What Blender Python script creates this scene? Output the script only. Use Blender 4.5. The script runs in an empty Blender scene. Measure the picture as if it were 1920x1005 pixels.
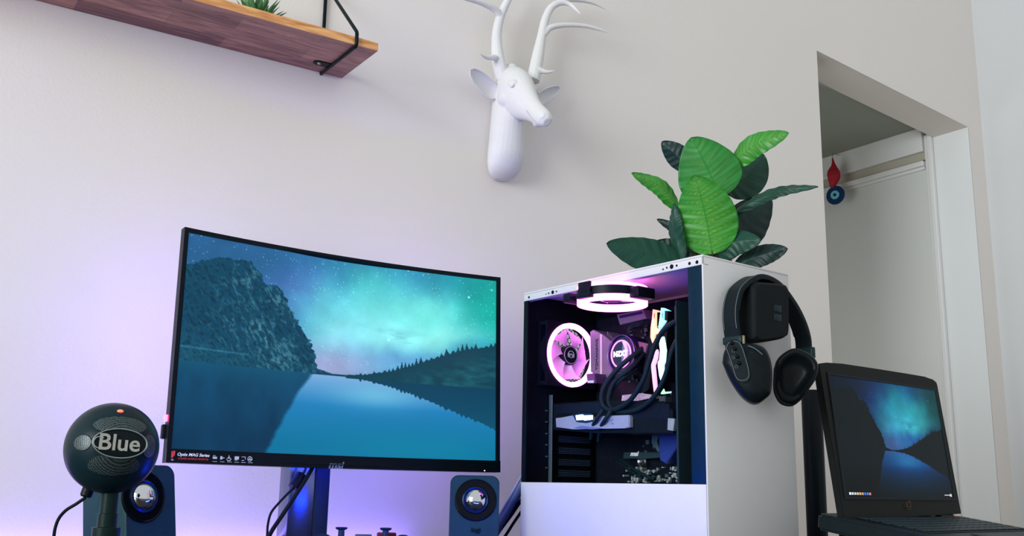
import bpy, bmesh, math, random
import numpy as np
from mathutils import Vector, Matrix
random.seed(7)
LED_ES = 46; DESK_ES = 9; CHIN_ES = 40; BAR_ES = 90; RING_ES = 5.6
S = bpy.context.scene
COL = S.collection
PI = math.pi

# ------------------------------------------------------------------ camera
FPX = 1874.7; PITCH = .2163; ROLL = .0196; WY = .9769
CAM = Vector((0, -1.8, .86))
_R = Vector((math.sin(WY), -math.cos(WY), 0))
_Fh = Vector((math.cos(WY), math.sin(WY), 0))
_F = _Fh*math.cos(PITCH) + Vector((0, 0, 1))*math.sin(PITCH)
_U = -_Fh*math.sin(PITCH) + Vector((0, 0, 1))*math.cos(PITCH)
_RX = _R*math.cos(ROLL) + _U*math.sin(ROLL)
_UX = -_R*math.sin(ROLL) + _U*math.cos(ROLL)
cam = bpy.data.cameras.new('camera')
cam.sensor_width = 36; cam.lens = FPX/1920*36
cam.clip_start = .02
camo = bpy.data.objects.new('camera', cam); COL.objects.link(camo)
M = Matrix((_RX, _UX, -_F)).transposed().to_4x4(); M.translation = CAM
camo.matrix_world = M
S.camera = camo
S.view_settings.view_transform = 'Standard'
S.view_settings.look = 'None'
S.view_settings.gamma = 1
S.view_settings.use_curve_mapping = False
S.view_settings.exposure = 0

def lin(c):
    return tuple(((x/255)/12.92 if x/255 <= .04045 else ((x/255+.055)/1.055)**2.4) for x in c)

# ------------------------------------------------------------------ world and lights
W = bpy.data.worlds.new('world'); S.world = W; W.use_nodes = True
bg = W.node_tree.nodes['Background']
bg.inputs[0].default_value = (.93, .97, 1.0, 1); bg.inputs[1].default_value = .72

def area(name, loc, target, sx, sy, power, color):
    l = bpy.data.lights.new(name, 'AREA'); l.shape = 'RECTANGLE'; l.size = sx; l.size_y = sy
    l.energy = power; l.color = color
    o = bpy.data.objects.new(name, l); COL.objects.link(o)
    o.location = loc
    o.rotation_euler = (Vector(target)-Vector(loc)).to_track_quat('-Z', 'Y').to_euler()
    return o
area('window_daylight', (-3.0, -1.75, 1.8), (1.7, -.55, 1.2), 2.0, 1.7, 150, (.94, .97, 1.0))

area('hall_daylight', (1.46, 1.1, 1.15), (3.0, .9, 1.1), 1.2, 1.4, 7, (.98, 1, .98))

# ------------------------------------------------------------------ picking points on planes of the room
def ray(px, py):
    u = (px-960)/FPX; v = (502.5-py)/FPX
    return _F + _RX*u + _UX*v
def hy(px, py, y): r = ray(px, py); return CAM + r*((y-CAM.y)/r.y)
def hx(px, py, x): r = ray(px, py); return CAM + r*((x-CAM.x)/r.x)
def hz(px, py, z): r = ray(px, py); return CAM + r*((z-CAM.z)/r.z)
def hd(px, py, d): r = ray(px, py); return CAM + r*(d/math.hypot(r.x, r.y))

class Frame:
    """a thing's own axes: origin, turn about the vertical, tilt backwards"""
    def __init__(s, loc, rz=0, tilt=0, rx_first=None):
        s.M = Matrix.Translation(loc) @ Matrix.Rotation(rz, 4, 'Z') @ Matrix.Rotation(tilt, 4, 'X')
        s.I = s.M.inverted()
    def p(s, px, py, axis, val):
        o = s.I @ CAM; d = (s.I.to_3x3()) @ ray(px, py)
        i = 'xyz'.index(axis)
        return o + d*((val-o[i])/d[i])

# ------------------------------------------------------------------ object helpers
def tag(o, label=None, cat=None, group=None, kind=None):
    if label: o['label'] = label
    if cat: o['category'] = cat
    if group: o['group'] = group
    if kind: o['kind'] = kind
    return o
def thing(name, label, cat, M4=None, group=None):
    o = bpy.data.objects.new(name, None); COL.objects.link(o)
    o.empty_display_size = .05
    if M4 is not None: o.matrix_world = M4
    return tag(o, label, cat, group)
def obj(name, bm, mat, parent=None, smooth=35, label=None):
    me = bpy.data.meshes.new(name)
    bmesh.ops.recalc_face_normals(bm, faces=bm.faces)
    bm.to_mesh(me); bm.free()
    if smooth:
        for p in me.polygons: p.use_smooth = True
        me.set_sharp_from_angle(angle=math.radians(smooth))
    me.materials.append(mat)
    o = bpy.data.objects.new(name, me); COL.objects.link(o)
    if parent: o.parent = parent
    if label: o['label'] = label
    return o
def struct(name, bm, mat, parent=None):
    o = obj(name, bm, mat, parent, smooth=0)
    if not parent: o['kind'] = 'structure'
    return o
def B(): return bmesh.new()
def box(bm, a, b, bev=0, seg=2, M4=None):
    a = Vector(a); b = Vector(b)
    r = bmesh.ops.create_cube(bm, size=1)
    vs = r['verts']
    for v in vs:
        v.co = Vector(((a[i]+b[i])/2 + v.co[i]*(b[i]-a[i])) for i in range(3))
    if bev:
        es = list({e for v in vs for e in v.link_edges})
        r2 = bmesh.ops.bevel(bm, geom=es, offset=bev, segments=seg, affect='EDGES', profile=.5, clamp_overlap=True)
        vs = list({v for f in r2['faces'] for v in f.verts} | {v for v in vs if v.is_valid})
    if M4 is not None: bmesh.ops.transform(bm, matrix=M4, verts=[v for v in vs if v.is_valid])
    return bm
def basis(d):
    d = Vector(d).normalized()
    h = Vector((0, 0, 1)) if abs(d.z) < .9 else Vector((1, 0, 0))
    x = h.cross(d).normalized(); y = d.cross(x)
    return x, y, d
def rings(bm, rr, cap=True, closed=False):
    vv = [[bm.verts.new(p) for p in r] for r in rr]
    n = len(vv[0])
    L = len(vv)
    for i in range(L if closed else L-1):
        a, b = vv[i], vv[(i+1) % L]
        for k in range(n):
            bm.faces.new((a[k], a[(k+1) % n], b[(k+1) % n], b[k]))
    if cap and not closed:
        bm.faces.new(vv[0][::-1]); bm.faces.new(vv[-1])
    return bm
def spline(pts, n=6):
    P = [Vector(p) for p in pts]
    if len(P) < 3: return P
    Q = [P[0]*2-P[1]] + P + [P[-1]*2-P[-2]]
    out = []
    for i in range(1, len(Q)-2):
        for k in range(n):
            t = k/n; a, b, c, d = Q[i-1], Q[i], Q[i+1], Q[i+2]
            out.append(.5*((2*b) + (c-a)*t + (2*a-5*b+4*c-d)*t*t + (3*b-a-3*c+d)*t**3))
    out.append(P[-1]); return out
def tube(bm, pts, r, n=10, sm=6, flat=1):
    """round tube through pts; r is a number or one radius per point"""
    if isinstance(r, (int, float)): r = [r]*len(pts)
    if sm and len(pts) > 2:
        rs = [x.x for x in spline([(a, 0, 0) for a in r], sm)]
        P = spline(pts, sm)
    else: P = [Vector(p) for p in pts]; rs = list(r)
    x = None; rr = []
    for i, p in enumerate(P):
        d = (P[min(i+1, len(P)-1)]-P[max(i-1, 0)]).normalized()
        if x is None: x = basis(d)[0]
        else:
            x = x - d*x.dot(d)
            x = basis(d)[0] if x.length < 1e-6 else x.normalized()
        y = d.cross(x)
        rr.append([p + (x*math.cos(2*PI*k/n)+y*math.sin(2*PI*k/n)*flat)*max(rs[i], 1e-5) for k in range(n)])
    return rings(bm, rr)
def cyl(bm, a, b, r, r2=None, n=24):
    return tube(bm, [a, b], [r, r if r2 is None else r2], n=n, sm=0)
def lathe(bm, c, axis, prof, n=32, sx=1, sy=1, X=None):
    """prof: list of (radius, distance along axis)"""
    x, y, d = basis(axis); c = Vector(c)
    if X is not None:
        x = Vector(X).normalized(); y = d.cross(x)
    rr = [[c+d*h+(x*math.cos(2*PI*k/n)*sx+y*math.sin(2*PI*k/n)*sy)*max(r, 1e-5) for k in range(n)] for r, h in prof]
    shut = abs(prof[0][0]-prof[-1][0])+abs(prof[0][1]-prof[-1][1]) < 1e-9
    return rings(bm, rr[:-1], closed=True) if shut else rings(bm, rr)
def torus(bm, c, axis, R, r, n=48, m=10, sx=1, sy=1, X=None, a0=0, a1=2*PI):
    x, y, d = basis(axis); c = Vector(c)
    if X is not None:
        x = Vector(X).normalized(); y = d.cross(x)
    full = abs(a1-a0-2*PI) < 1e-6
    rr = []
    for i in range(n if full else n+1):
        a = a0+(a1-a0)*i/n
        e = x*math.cos(a)*sx + y*math.sin(a)*sy
        rr.append([c+e*R+(e.normalized()*math.cos(2*PI*k/m)+d*math.sin(2*PI*k/m))*r for k in range(m)])
    return rings(bm, rr, closed=full)
def prism(bm, pts, vec, bev=0):
    """extrude the closed outline pts by vec"""
    vec = Vector(vec)
    a = [bm.verts.new(Vector(p)) for p in pts]; b = [bm.verts.new(Vector(p)+vec) for p in pts]
    n = len(a)
    fs = [bm.faces.new(a[::-1]), bm.faces.new(b)]
    for k in range(n): fs.append(bm.faces.new((a[k], a[(k+1) % n], b[(k+1) % n], b[k])))
    if bev:
        es = list({e for f in fs[:2] for e in f.edges})
        bmesh.ops.bevel(bm, geom=es, offset=bev, segments=2, affect='EDGES')
    return bm
def rrect(w, h, r, n=6, cx=0, cy=0):
    out = []
    for qx, qy, a0 in ((1, 1, 0), (-1, 1, PI/2), (-1, -1, PI), (1, -1, 1.5*PI)):
        for k in range(n+1):
            a = a0+PI/2*k/n
            out.append((cx+qx*(w/2-r)+r*math.cos(a), cy+qy*(h/2-r)+r*math.sin(a)))
    return out
def sphere(bm, c, r, sx=1, sy=1, sz=1, u=32, v=20, M4=None):
    res = bmesh.ops.create_uvsphere(bm, u_segments=u, v_segments=v, radius=r)
    for p in res['verts']:
        p.co = Vector((p.co.x*sx, p.co.y*sy, p.co.z*sz))
        if M4 is not None: p.co = M4 @ p.co
        p.co += Vector(c)
    return bm
def text(name, s, size, M4, mat, parent, ext=.0004, shear=0, label=None, sx=1, bold=0, spacing=1):
    cu = bpy.data.curves.new(name, 'FONT'); cu.body = s; cu.size = size; cu.extrude = ext
    cu.align_x = 'CENTER'; cu.align_y = 'CENTER'; cu.shear = shear; cu.offset = bold; cu.resolution_u = 4
    cu.space_character = spacing
    t = bpy.data.objects.new(name, cu); COL.objects.link(t)
    bpy.context.view_layer.update()
    me = bpy.data.meshes.new_from_object(t.evaluated_get(bpy.context.evaluated_depsgraph_get()))
    bpy.data.objects.remove(t)
    me.name = name
    me.transform(M4 @ Matrix.Diagonal((sx, 1, 1, 1)))
    me.materials.clear(); me.materials.append(mat)
    o = bpy.data.objects.new(name, me); COL.objects.link(o); o.parent = parent
    if label: o['label'] = label
    return o
def axes(o, x, y):
    """matrix with the writing's right along x and its up along y at point o"""
    x = Vector(x).normalized(); y = Vector(y); y = (y-x*y.dot(x)).normalized(); z = x.cross(y)
    m = Matrix((x, y, z)).transposed().to_4x4(); m.translation = Vector(o); return m

# ------------------------------------------------------------------ materials
_mats = {}
def mat(name, rgb, rough=.5, metal=0, var=.06, ns=60, bump=0, bs=None, emit=None, es=0, coat=0, alpha=None, trans=0, spec=None, stretch=None, sheen=0):
    if name in _mats: return _mats[name]
    m = bpy.data.materials.new(name); m.use_nodes = True; nt = m.node_tree; N = nt.nodes; L = nt.links
    b = N['Principled BSDF']
    c = lin(rgb)
    tc = N.new('ShaderNodeTexCoord'); mp = N.new('ShaderNodeMapping')
    L.new(tc.outputs['Object'], mp.inputs[0])
    if stretch: mp.inputs['Scale'].default_value = stretch
    nz = N.new('ShaderNodeTexNoise'); nz.inputs['Scale'].default_value = ns; nz.inputs['Detail'].default_value = 4
    L.new(mp.outputs[0], nz.inputs[0])
    rp = N.new('ShaderNodeValToRGB')
    rp.color_ramp.elements[0].position = .3; rp.color_ramp.elements[1].position = .7
    rp.color_ramp.elements[0].color = tuple(x*(1-var) for x in c)+(1,)
    rp.color_ramp.elements[1].color = tuple(min(1, x*(1+var)) for x in c)+(1,)
    L.new(nz.outputs[0], rp.inputs[0]); L.new(rp.outputs[0], b.inputs['Base Color'])
    b.inputs['Roughness'].default_value = rough; b.inputs['Metallic'].default_value = metal
    b.inputs['Coat Weight'].default_value = coat; b.inputs['Transmission Weight'].default_value = trans
    b.inputs['Specular IOR Level'].default_value = spec if spec is not None else (.11 if sum(rgb) < 200 else .45)
    b.inputs['Sheen Weight'].default_value = sheen
    if bump:
        bn = N.new('ShaderNodeTexNoise'); bn.inputs['Scale'].default_value = bs or ns*4; bn.inputs['Detail'].default_value = 5
        L.new(mp.outputs[0], bn.inputs[0])
        bp = N.new('ShaderNodeBump'); bp.inputs['Strength'].default_value = bump; bp.inputs['Distance'].default_value = .002
        L.new(bn.outputs[0], bp.inputs['Height']); L.new(bp.outputs[0], b.inputs['Normal'])
    if emit:
        b.inputs['Emission Color'].default_value = lin(emit)+(1,); b.inputs['Emission Strength'].default_value = es
    _mats[name] = m; return m
wall_m = mat('wall_paint', (224, 219, 213), .85, var=.012, ns=3, bump=.22, bs=160)
trim_m = mat('trim_paint', (222, 224, 222), .5, var=.01, ns=4, bump=.05, bs=90)
door_m = mat('door_gloss', (214, 217, 214), .3, var=.01, ns=4, spec=.5)
black = mat('black_plastic', (16, 24, 28), .38, var=.1, ns=80, bump=.04, bs=900)
blackg = mat('black_gloss', (8, 12, 15), .12, var=.1, ns=40)
dark = mat('dark_steel', (12, 20, 28), .45, .3, var=.2, ns=50, bump=.05, bs=800)
darkbar = mat('cable_bar_paint', (36, 56, 64), .5, .2, var=.1, ns=60, bump=.1, bs=900)
pcwhite = mat('white_powder_coat', (206, 206, 205), .5, var=.01, ns=30, bump=.08, bs=1200)
deerm = mat('white_resin', (217, 217, 216), .65, var=.01, ns=40, bump=.45, bs=260)
cable_m = mat('black_rubber', (14, 22, 28), .4, var=.1, ns=60)
chrome = mat('chrome', (215, 215, 220), .06, 1, var=.02, ns=20)
steel = mat('brushed_steel', (150, 155, 160), .28, 1, var=.1, ns=90)
white_t = mat('white_print', (235, 238, 240), .5, var=.02, emit=(235, 238, 240), es=0)
# ------------------------------------------------------------------ the room
HEAD = hy(1815, 238, 0); XJ0 = 2.300; XJ1 = HEAD.x; ZH0 = 2.155; ZH1 = HEAD.z
XS = 3.16          # side wall
TH = .131          # wall thickness
TOP = 2.9
b = B()
def wallpoly(pts):
    prism(b, [(x, 0, z) for x, z in pts], (0, TH, 0))
wallpoly([(-2.6, 0), (XJ0, 0), (XJ0, ZH0), (XJ0, TOP), (-2.6, TOP)])
wallpoly([(XJ0, ZH0), (XJ1, ZH1), (XJ1, TOP), (XJ0, TOP)])
wallpoly([(XJ1, 0), (XS, 0), (XS, TOP), (XJ1, TOP)])
bmesh.ops.remove_doubles(b, verts=b.verts, dist=1e-5)
struct('wall_back', b, wall_m)
b = B(); box(b, (XS, -3.4, 0), (XS+.12, TH, TOP)); struct('wall_right', b, mat('side_wall_paint', (206, 209, 209), .85, var=.012, ns=3, bump=.15, bs=140))
floor_m = mat('oak_floor', (150, 120, 92), .45, var=.25, ns=6, stretch=(1, 12, 1), bump=.05)
b = B(); box(b, (-2.6, -3.4, -.06), (XS+.12, 2.6, 0)); struct('floor', b, floor_m)
# hallway behind the opening
XH = XJ1-.004
zc = hx(1640, 268, XH).z
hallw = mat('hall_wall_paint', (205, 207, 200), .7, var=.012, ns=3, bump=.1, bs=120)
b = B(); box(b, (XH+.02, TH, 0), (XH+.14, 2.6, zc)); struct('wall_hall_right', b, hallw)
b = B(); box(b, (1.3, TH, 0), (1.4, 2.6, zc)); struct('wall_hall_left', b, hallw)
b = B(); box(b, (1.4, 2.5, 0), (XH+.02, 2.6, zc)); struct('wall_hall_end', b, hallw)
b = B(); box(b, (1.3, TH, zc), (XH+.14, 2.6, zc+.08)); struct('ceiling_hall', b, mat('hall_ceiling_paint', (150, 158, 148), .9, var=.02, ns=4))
# door set in the hall's right wall: casing strip, door leaf, head mouldings
zm0 = hx(1738, 311, XH).z       # bottom of the head moulding
zm1 = hx(1738, 297, XH).z
zm2 = hx(1738, 283, XH).z
b = B()
box(b, (XH-.012, TH+.001, 0), (XH+.02, TH+.018, zc-.03), .003)
box(b, (XH-.002, TH+.018, 0), (XH+.02, TH+.034, zc-.03), .002)
struct('trim_1', b, trim_m)
b = B()
box(b, (XH+.002, TH+.036, 0), (XH+.02, 1.5, zm0-.004), .002)
dr = struct('door_1', b, door_m)
b = B(); cyl(b, (XH+.002, 1.42, 1.0), (XH-.04, 1.42, 1.0), .008); cyl(b, (XH-.035, 1.42, 1.0), (XH-.035, 1.31, 1.0), .008)
obj('door_handle', b, steel, dr)
b = B()
box(b, (XH-.014, TH+.036, zm0), (XH+.02, 1.6, zm0+(zm1-zm0)*.75), .004)
box(b, (XH-.006, TH+.036, zm0-.012), (XH+.02, 1.6, zm0), .002)
struct('trim_2', b, trim_m)
b = B(); box(b, (XH+.004, TH+.036, zm1-.001), (XH+.02, 1.6, zm2), .001); struct('recess_shade', b, mat('recess_shade_beige', (176, 172, 156), .7, var=.03, ns=5))  # shade of the recess above the door, painted as an olive-beige strip
b = B(); box(b, (XH-.012, TH+.036, zm2), (XH+.02, 1.6, zc-.0), .003); struct('trim_3', b, trim_m)

b = B(); box(b, (XJ1-.0012, .0, 0), (XJ1+.001, TH, ZH1-.001)); struct('jamb_lit_skin', b, mat('jamb_lit_tone', (222, 226, 225), .7, var=.01, ns=4))  # thin skin over the jamb, paler to stand for the light on it
# desk
desk_m = mat('desk_laminate', (62, 58, 56), .4, var=.15, ns=8, stretch=(1, 10, 1))
t = thing('desk', 'long dark desk along the wall under the monitor and computer', 'desk', Matrix.Translation((0, 0, 0)))
b = B(); box(b, (-.9, -1.22, .715), (2.05, -.012, .75), .004); obj('desktop', b, desk_m, t)
for x in (-.82, 1.97):
    for y in (-1.15, -.08):
        b = B(); box(b, (x-.03, y-.03, 0), (x+.03, y+.03, .715), .004); obj('leg', b, black, t)

# ------------------------------------------------------------------ wallpaper picture, computed point by point
def vnoise(u, v, f, seed):
    rng = np.random.RandomState(seed); n = int(f*2)+3
    g = rng.rand(n, n); x = u*f+.31; y = v*f+.17
    xi = np.floor(x).astype(int) % (n-1); yi = np.floor(y).astype(int) % (n-1)
    fx = x-np.floor(x); fy = y-np.floor(y); fx = fx*fx*(3-2*fx); fy = fy*fy*(3-2*fy)
    return (g[yi, xi]*(1-fx)+g[yi, xi+1]*fx)*(1-fy)+(g[yi+1, xi]*(1-fx)+g[yi+1, xi+1]*fx)*fy
def fbm(u, v, f, seed, o=5):
    s = 0; a = .5
    for i in range(o): s = s+a*vnoise(u, v, f*2**i, seed+i); a *= .5
    return s
def gau(u, v, cu, cv, su, sv, rot=0):
    du = u-cu; dv = v-cv; c, s = math.cos(rot), math.sin(rot)
    return np.exp(-(((du*c+dv*s)/su)**2+((-du*s+dv*c)/sv)**2))
def wallpaper(nu, nv, night=False):
    u, v = np.meshgrid(np.linspace(0, 1, nu), np.linspace(0, 1, nv))
    rng = np.random.RandomState(3)
    def C(*c): return np.array(c, float)
    def mix(a, b_, t): return a*(1-t[..., None])+b_*t[..., None]
    wob = fbm(u*1.8, v, 4, 11)-.5
    uu = u+wob*.10; vv = v+(fbm(u*1.8, v, 5, 21)-.5)*.10
    img = np.zeros((nv, nu, 3))+C(38, 92, 140)
    img = mix(img, C(45, 135, 175), np.clip((u-.2)*1.6, 0, 1))
    img = mix(img, C(18, 140, 140), np.clip((u-.72)*3.2, 0, 1))
    img = mix(img, C(60, 80, 165), .8*gau(uu, vv, .33, .20, .10, .16, .5))
    img = mix(img, C(100, 190, 215), .85*gau(uu, vv, .43, .36, .10, .17))
    img = mix(img, C(70, 195, 200), .8*gau(uu, vv, .56, .13, .10, .16))
    img = mix(img, C(40, 120, 180), .6*gau(uu, vv, .47, .19, .05, .13))
    img = mix(img, C(80, 205, 210), .8*gau(uu, vv, .66, .28, .30, .20))
    img = mix(img, C(135, 232, 240), 1.0*gau(uu, vv, .62, .35, .22, .16))
    img = mix(img, C(150, 244, 236), 1.0*gau(uu, vv, .79, .37, .19, .085, -.22))
    img = mix(img, C(120, 235, 225), .75*gau(uu, vv, .74, .22, .16, .10))
    img = mix(img, C(140, 225, 240), .8*gau(uu, vv, .47, .42, .08, .12))
    img = mix(img, C(20, 165, 150), .9*gau(uu, vv, 1.0, .16, .13, .2))
    img = mix(img, C(25, 125, 160), .9*gau(uu, vv, .96, .46, .16, .10))
    img = mix(img, C(85, 150, 200), .85*np.clip(gau(uu, vv, .70, .50, .20, .07), 0, 1))
    img = mix(img, C(165, 170, 215), .9*gau(u, v, .45, .56, .16, .11))
    cl = np.clip((fbm(u*2, v*5, 4, 41)-.5)*6, 0, 1)*gau(u, v, .60, .40, .12, .06)
    img = mix(img, C(70, 130, 170), .8*cl)
    img *= (.90+.2*fbm(u*1.8, v, 9, 5))[..., None]
    st = rng.rand(nv, nu); stm = (st > (.985 if not night else .994))*(rng.rand(nv, nu)**2)*np.clip(1.1-1.3*gau(u, v, .62, .35, .25, .2), 0.1, 1)
    img = img+stm[..., None]*C(110, 130, 120)
    for (a, c, k) in ((.905, .11, 1), (.985, .055, .6), (.635, .39, .5)):
        img = img+C(170, 170, 150)*(k*gau(u, v, a, c, .003, .005))[..., None]
    HZ = .60
    sky = img.copy()
    # water
    w = np.clip((v-HZ)/(1-HZ), 0, 1)
    wat = np.zeros_like(img)+C(120, 165, 212)
    wat = mix(wat, C(32, 122, 178), np.clip(w*2.6, 0, 1))
    wat = mix(wat, C(10, 108, 148), np.clip((w-.35)*1.9, 0, 1))
    wat = mix(wat, C(120, 200, 225), .55*gau(u, v, .60, .69, .13, .06))
    wat = mix(wat, C(16, 128, 160), .6*gau(u, v, .75, .95, .3, .1))
    img = np.where((v > HZ)[..., None], wat, img)
    # mountain and its reflection
    jag = (fbm(u*3, v*0+.3, 14, 61)-.5)*.05
    jag2 = (fbm(u*0+.4, v*3, 16, 71)-.5)*.03
    px = np.array([0, .05, .11, .19, .21, .235, .28, .30, .32, .345, .375, .40, .41, .46, .52])
    py = np.array([.15, .12, .085, .09, .115, .18, .185, .24, .30, .37, .43, .52, .575, .594, .605])
    top = np.interp(u+jag2, px, py)+jag*(u < .4)
    mt = (v > top) & (v <= HZ+.004)
    rock = .5*(1-np.abs(fbm(u*6.5-v*2.4+2, v*1.6+u*1.5, 8, 91, 6)-.5)*3.4)+.55*fbm(u*2.5+v, v*2, 6, 97, 5)+.05
    r2 = 1-np.abs(fbm(u*9-v*4+3, v*3.4+u*2, 11, 95, 5)-.5)*2.6
    ridge = np.clip((rock-.62)*2.6, 0, 1)*np.clip(1.1-np.abs(u-.26)*4.2, .15, 1)
    mcol = mix(np.zeros_like(img)+C(14, 66, 92), C(92, 150, 165), ridge*(.35+.9*np.clip((r2-.55)*2, 0, 1)))
    mcol = mix(mcol, C(22, 84, 108), np.clip((v-.42)*4, 0, 1)*np.clip(1.0-u*2.6, 0, 1))
    mcol = mcol*(.66+.40*np.clip(r2, 0, 1))[..., None]
    img = np.where(mt[..., None], mcol, img)
    line = np.exp(-((v-.535-.03*u)/.004)**2)*(u < .2)*.25
    img = img+line[..., None]*C(90, 130, 130)
    redge = np.interp(v, [.6, .64, .70, .80, .90, 1.0], [.40, .385, .36, .325, .30, .27])+(fbm(u*0, v, 30, 31)-.5)*.014
    mr = (v > HZ) & (u < redge)
    rc = mix(np.zeros_like(img)+C(12, 66, 98), C(8, 52, 82), np.clip((v-.7)*4, 0, 1))*(.85+.3*fbm(u*4, v, 7, 15))[..., None]
    rc = mix(rc, C(20, 86, 116), np.clip(.09-(v-HZ), 0, .09)/.09*.6)
    sh = np.clip((u-redge)/.012+1, 0, 1)
    img = np.where(mr[..., None], mix(rc, img, sh*.9*(u > redge-.012)), img)
    # low hill with fir trees on the right, and its reflection
    spikes = np.abs(((u*62+3*fbm(u, v*0, 9, 33)) % 1)-.5)*2
    hgt = vnoise(u, v*0, 60, 77)
    hill = np.interp(u, [.40, .5, .56, .65, .72, .80, .90, 1.0], [.597, .594, .585, .555, .515, .462, .405, .375])
    htop = hill-(1-spikes)**1.3*.045*hgt*np.clip((u-.5)*6, .12, 1)
    hm = (v > htop) & (v <= HZ+.012*(u > .5)+.02*np.clip(u-.7, 0, 1)) & (u > .39)
    hc = mix(np.zeros_like(img)+C(14, 62, 78), C(28, 92, 102), np.clip((v-hill-.01)*9, 0, 1)*np.clip((fbm(u*3, v*5, 9, 55)-.3)*2, 0, 1))
    img = np.where(hm[..., None], hc, img)
    hb = np.interp(u, [.5, .56, .65, .72, .80, .90, 1.0], [.602, .61, .635, .665, .71, .765, .83])+(1-spikes)*.02*hgt
    hr = (v > HZ+.012) & (v < hb) & (u > .5)
    img = np.where(hr[..., None], mix(np.zeros_like(img)+C(10, 62, 88), C(16, 84, 112), np.clip((v-.62)*3, 0, 1)), img)
    if night:
        g = img/255.0
        land = (mt | mr | hm | hr)
        g = np.where(land[..., None], g*.10+.015, (g**1.7)*np.array([.62, .78, .86]))
        ed = 1-.75*np.clip(np.abs(u-.62)*1.9-.15, 0, 1)
        g = g*np.where(land, 1, ed)[..., None]
        g = g*np.where(v > .72, 1-.8*np.clip((v-.72)/.25, 0, 1), 1)[..., None]+np.array([.012, .035, .045])
        img = g*255
    img = np.clip(img, 0, 255)/255
    return np.where(img <= .04045, img/12.92, ((img+.055)/1.055)**2.4)
def screen_mat(name, es):
    m = bpy.data.materials.new(name); m.use_nodes = True; N = m.node_tree.nodes; L = m.node_tree.links
    b_ = N['Principled BSDF']; a = N.new('ShaderNodeVertexColor'); a.layer_name = 'picture'
    b_.inputs['Base Color'].default_value = (.004, .005, .006, 1)
    b_.inputs['Roughness'].default_value = .35
    b_.inputs['Specular IOR Level'].default_value = .08
    L.new(a.outputs[0], b_.inputs['Emission Color']); b_.inputs['Emission Strength'].default_value = es
    return m
def screen(parent, fn, nu, nv, img, m, label):
    u, v = np.meshgrid(np.linspace(0, 1, nu), np.linspace(0, 1, nv))
    P = np.stack(fn(u, v), -1).reshape(-1, 3)
    i = np.arange(nu*nv).reshape(nv, nu)
    q = np.stack([i[:-1, :-1], i[1:, :-1], i[1:, 1:], i[:-1, 1:]], -1).reshape(-1, 4)
    me = bpy.data.meshes.new('display')
    me.vertices.add(len(P)); me.vertices.foreach_set('co', P.ravel())
    me.loops.add(q.size); me.loops.foreach_set('vertex_index', q.ravel())
    me.polygons.add(len(q)); me.polygons.foreach_set('loop_start', np.arange(0, q.size, 4))
    me.polygons.foreach_set('loop_total', np.full(len(q), 4))
    me.update(); me.validate()
    ca = me.color_attributes.new('picture', 'FLOAT_COLOR', 'POINT')
    c = np.ones((nu*nv, 4)); c[:, :3] = img.reshape(-1, 3)
    ca.data.foreach_set('color', c.ravel())
    me.materials.append(m)
    o = bpy.data.objects.new('display', me); COL.objects.link(o); o.parent = parent; o['label'] = label
    return o

# ------------------------------------------------------------------ curved monitor
MW, MH = .606, .368
MF = Frame((.430, -.245, .887), .0093, -.0324)
mon = thing('curved_monitor', 'wide black curved monitor showing an aurora over a mountain lake', 'monitor', MF.M)
RAD = 1.8
def sag(x): return RAD-math.sqrt(RAD*RAD-(MW/2)**2) - (RAD-math.sqrt(RAD*RAD-(x-MW/2)**2))
def curved(bm, x0, x1, z0, z1, y0, y1, n=24, bev=0):
    rr = []
    for i in range(n+1):
        x = x0+(x1-x0)*i/n; s = sag(x)
        rr.append([(x, s+y0, z0), (x, s+y1, z0), (x, s+y1, z1), (x, s+y0, z1)])
    return rings(bm, rr)
b = B(); curved(b, 0, MW, 0, MH, .004, .018); obj('housing', b, black, mon)
b = B(); curved(b, 0, MW, MH-.0075, MH, 0, .004); curved(b, 0, .0075, .021, MH-.0075, 0, .004, 2); curved(b, MW-.0075, MW, .021, MH-.0075, 0, .004, 2)
obj('bezel', b, mat('bezel_black', (10, 20, 26), .35, var=.1), mon)
b = B(); curved(b, 0, MW, 0, .021, -.0015, .004); obj('chin', b, mat('chin_gloss', (5, 14, 20), .25, var=.1), mon)
# back shell bulges behind the panel
b = B(); rr = []
for sc, y in ((1, .018), (.97, .028), (.80, .040), (.45, .058), (.30, .062)):
    rr.append([(MW/2+(x)*sc, y+sag(MW/2+x*sc)*.7, MH/2+z*sc) for x, z in rrect(MW*.985, MH*.97, .02)])
rings(b, rr, cap=False); b.verts.ensure_lookup_table(); b.faces.new(list(b.verts)[-len(rr[0]):]); obj('back_shell', b, black, mon)
Z0, Z1 = .021, MH-.0075
def mfn(u, v):
    x = .0075+u*(MW-.015)
    s = (RAD-math.sqrt(RAD*RAD-(MW/2)**2))-(RAD-np.sqrt(RAD*RAD-(x-MW/2)**2))
    return x, s+.003, Z1-v*(Z1-Z0)
screen(mon, mfn, 520, 300, wallpaper(520, 300), screen_mat('monitor_picture', 1.14), 'display with teal aurora, mountain and lake')
def mtext(name, s, px, py, size, m, shear=.25, **k):
    p = MF.p(px, py, 'y', 0); p.y = sag(p.x)-.0017
    q = p.x+.01; tx = Vector((.02, sag(q+.01)-sag(q-.01), 0))
    return text(name, s, size, axes(p, tx, (0, 0, 1)), m, mon, ext=.0002, shear=shear, **k)
mtext('maker_logo', 'msi', 641, 871.5, .017, mat('logo_grey', (120, 130, 132), .4), label='grey lower-case maker name', bold=.0004, sx=1.15)
mtext('series_print', 'Optix MAG Series', 364.5, 852.8, .0065, mat('print_white', (220, 225, 228), .5, emit=(200, 205, 210), es=.35), bold=.0001, sx=1.07)
mtext('tagline_print', 'CURVED GAMING MONITOR', 364, 860.5, .0042, mat('print_red', (180, 50, 48), .5, emit=(170, 45, 40), es=.3), sx=.90)
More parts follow.
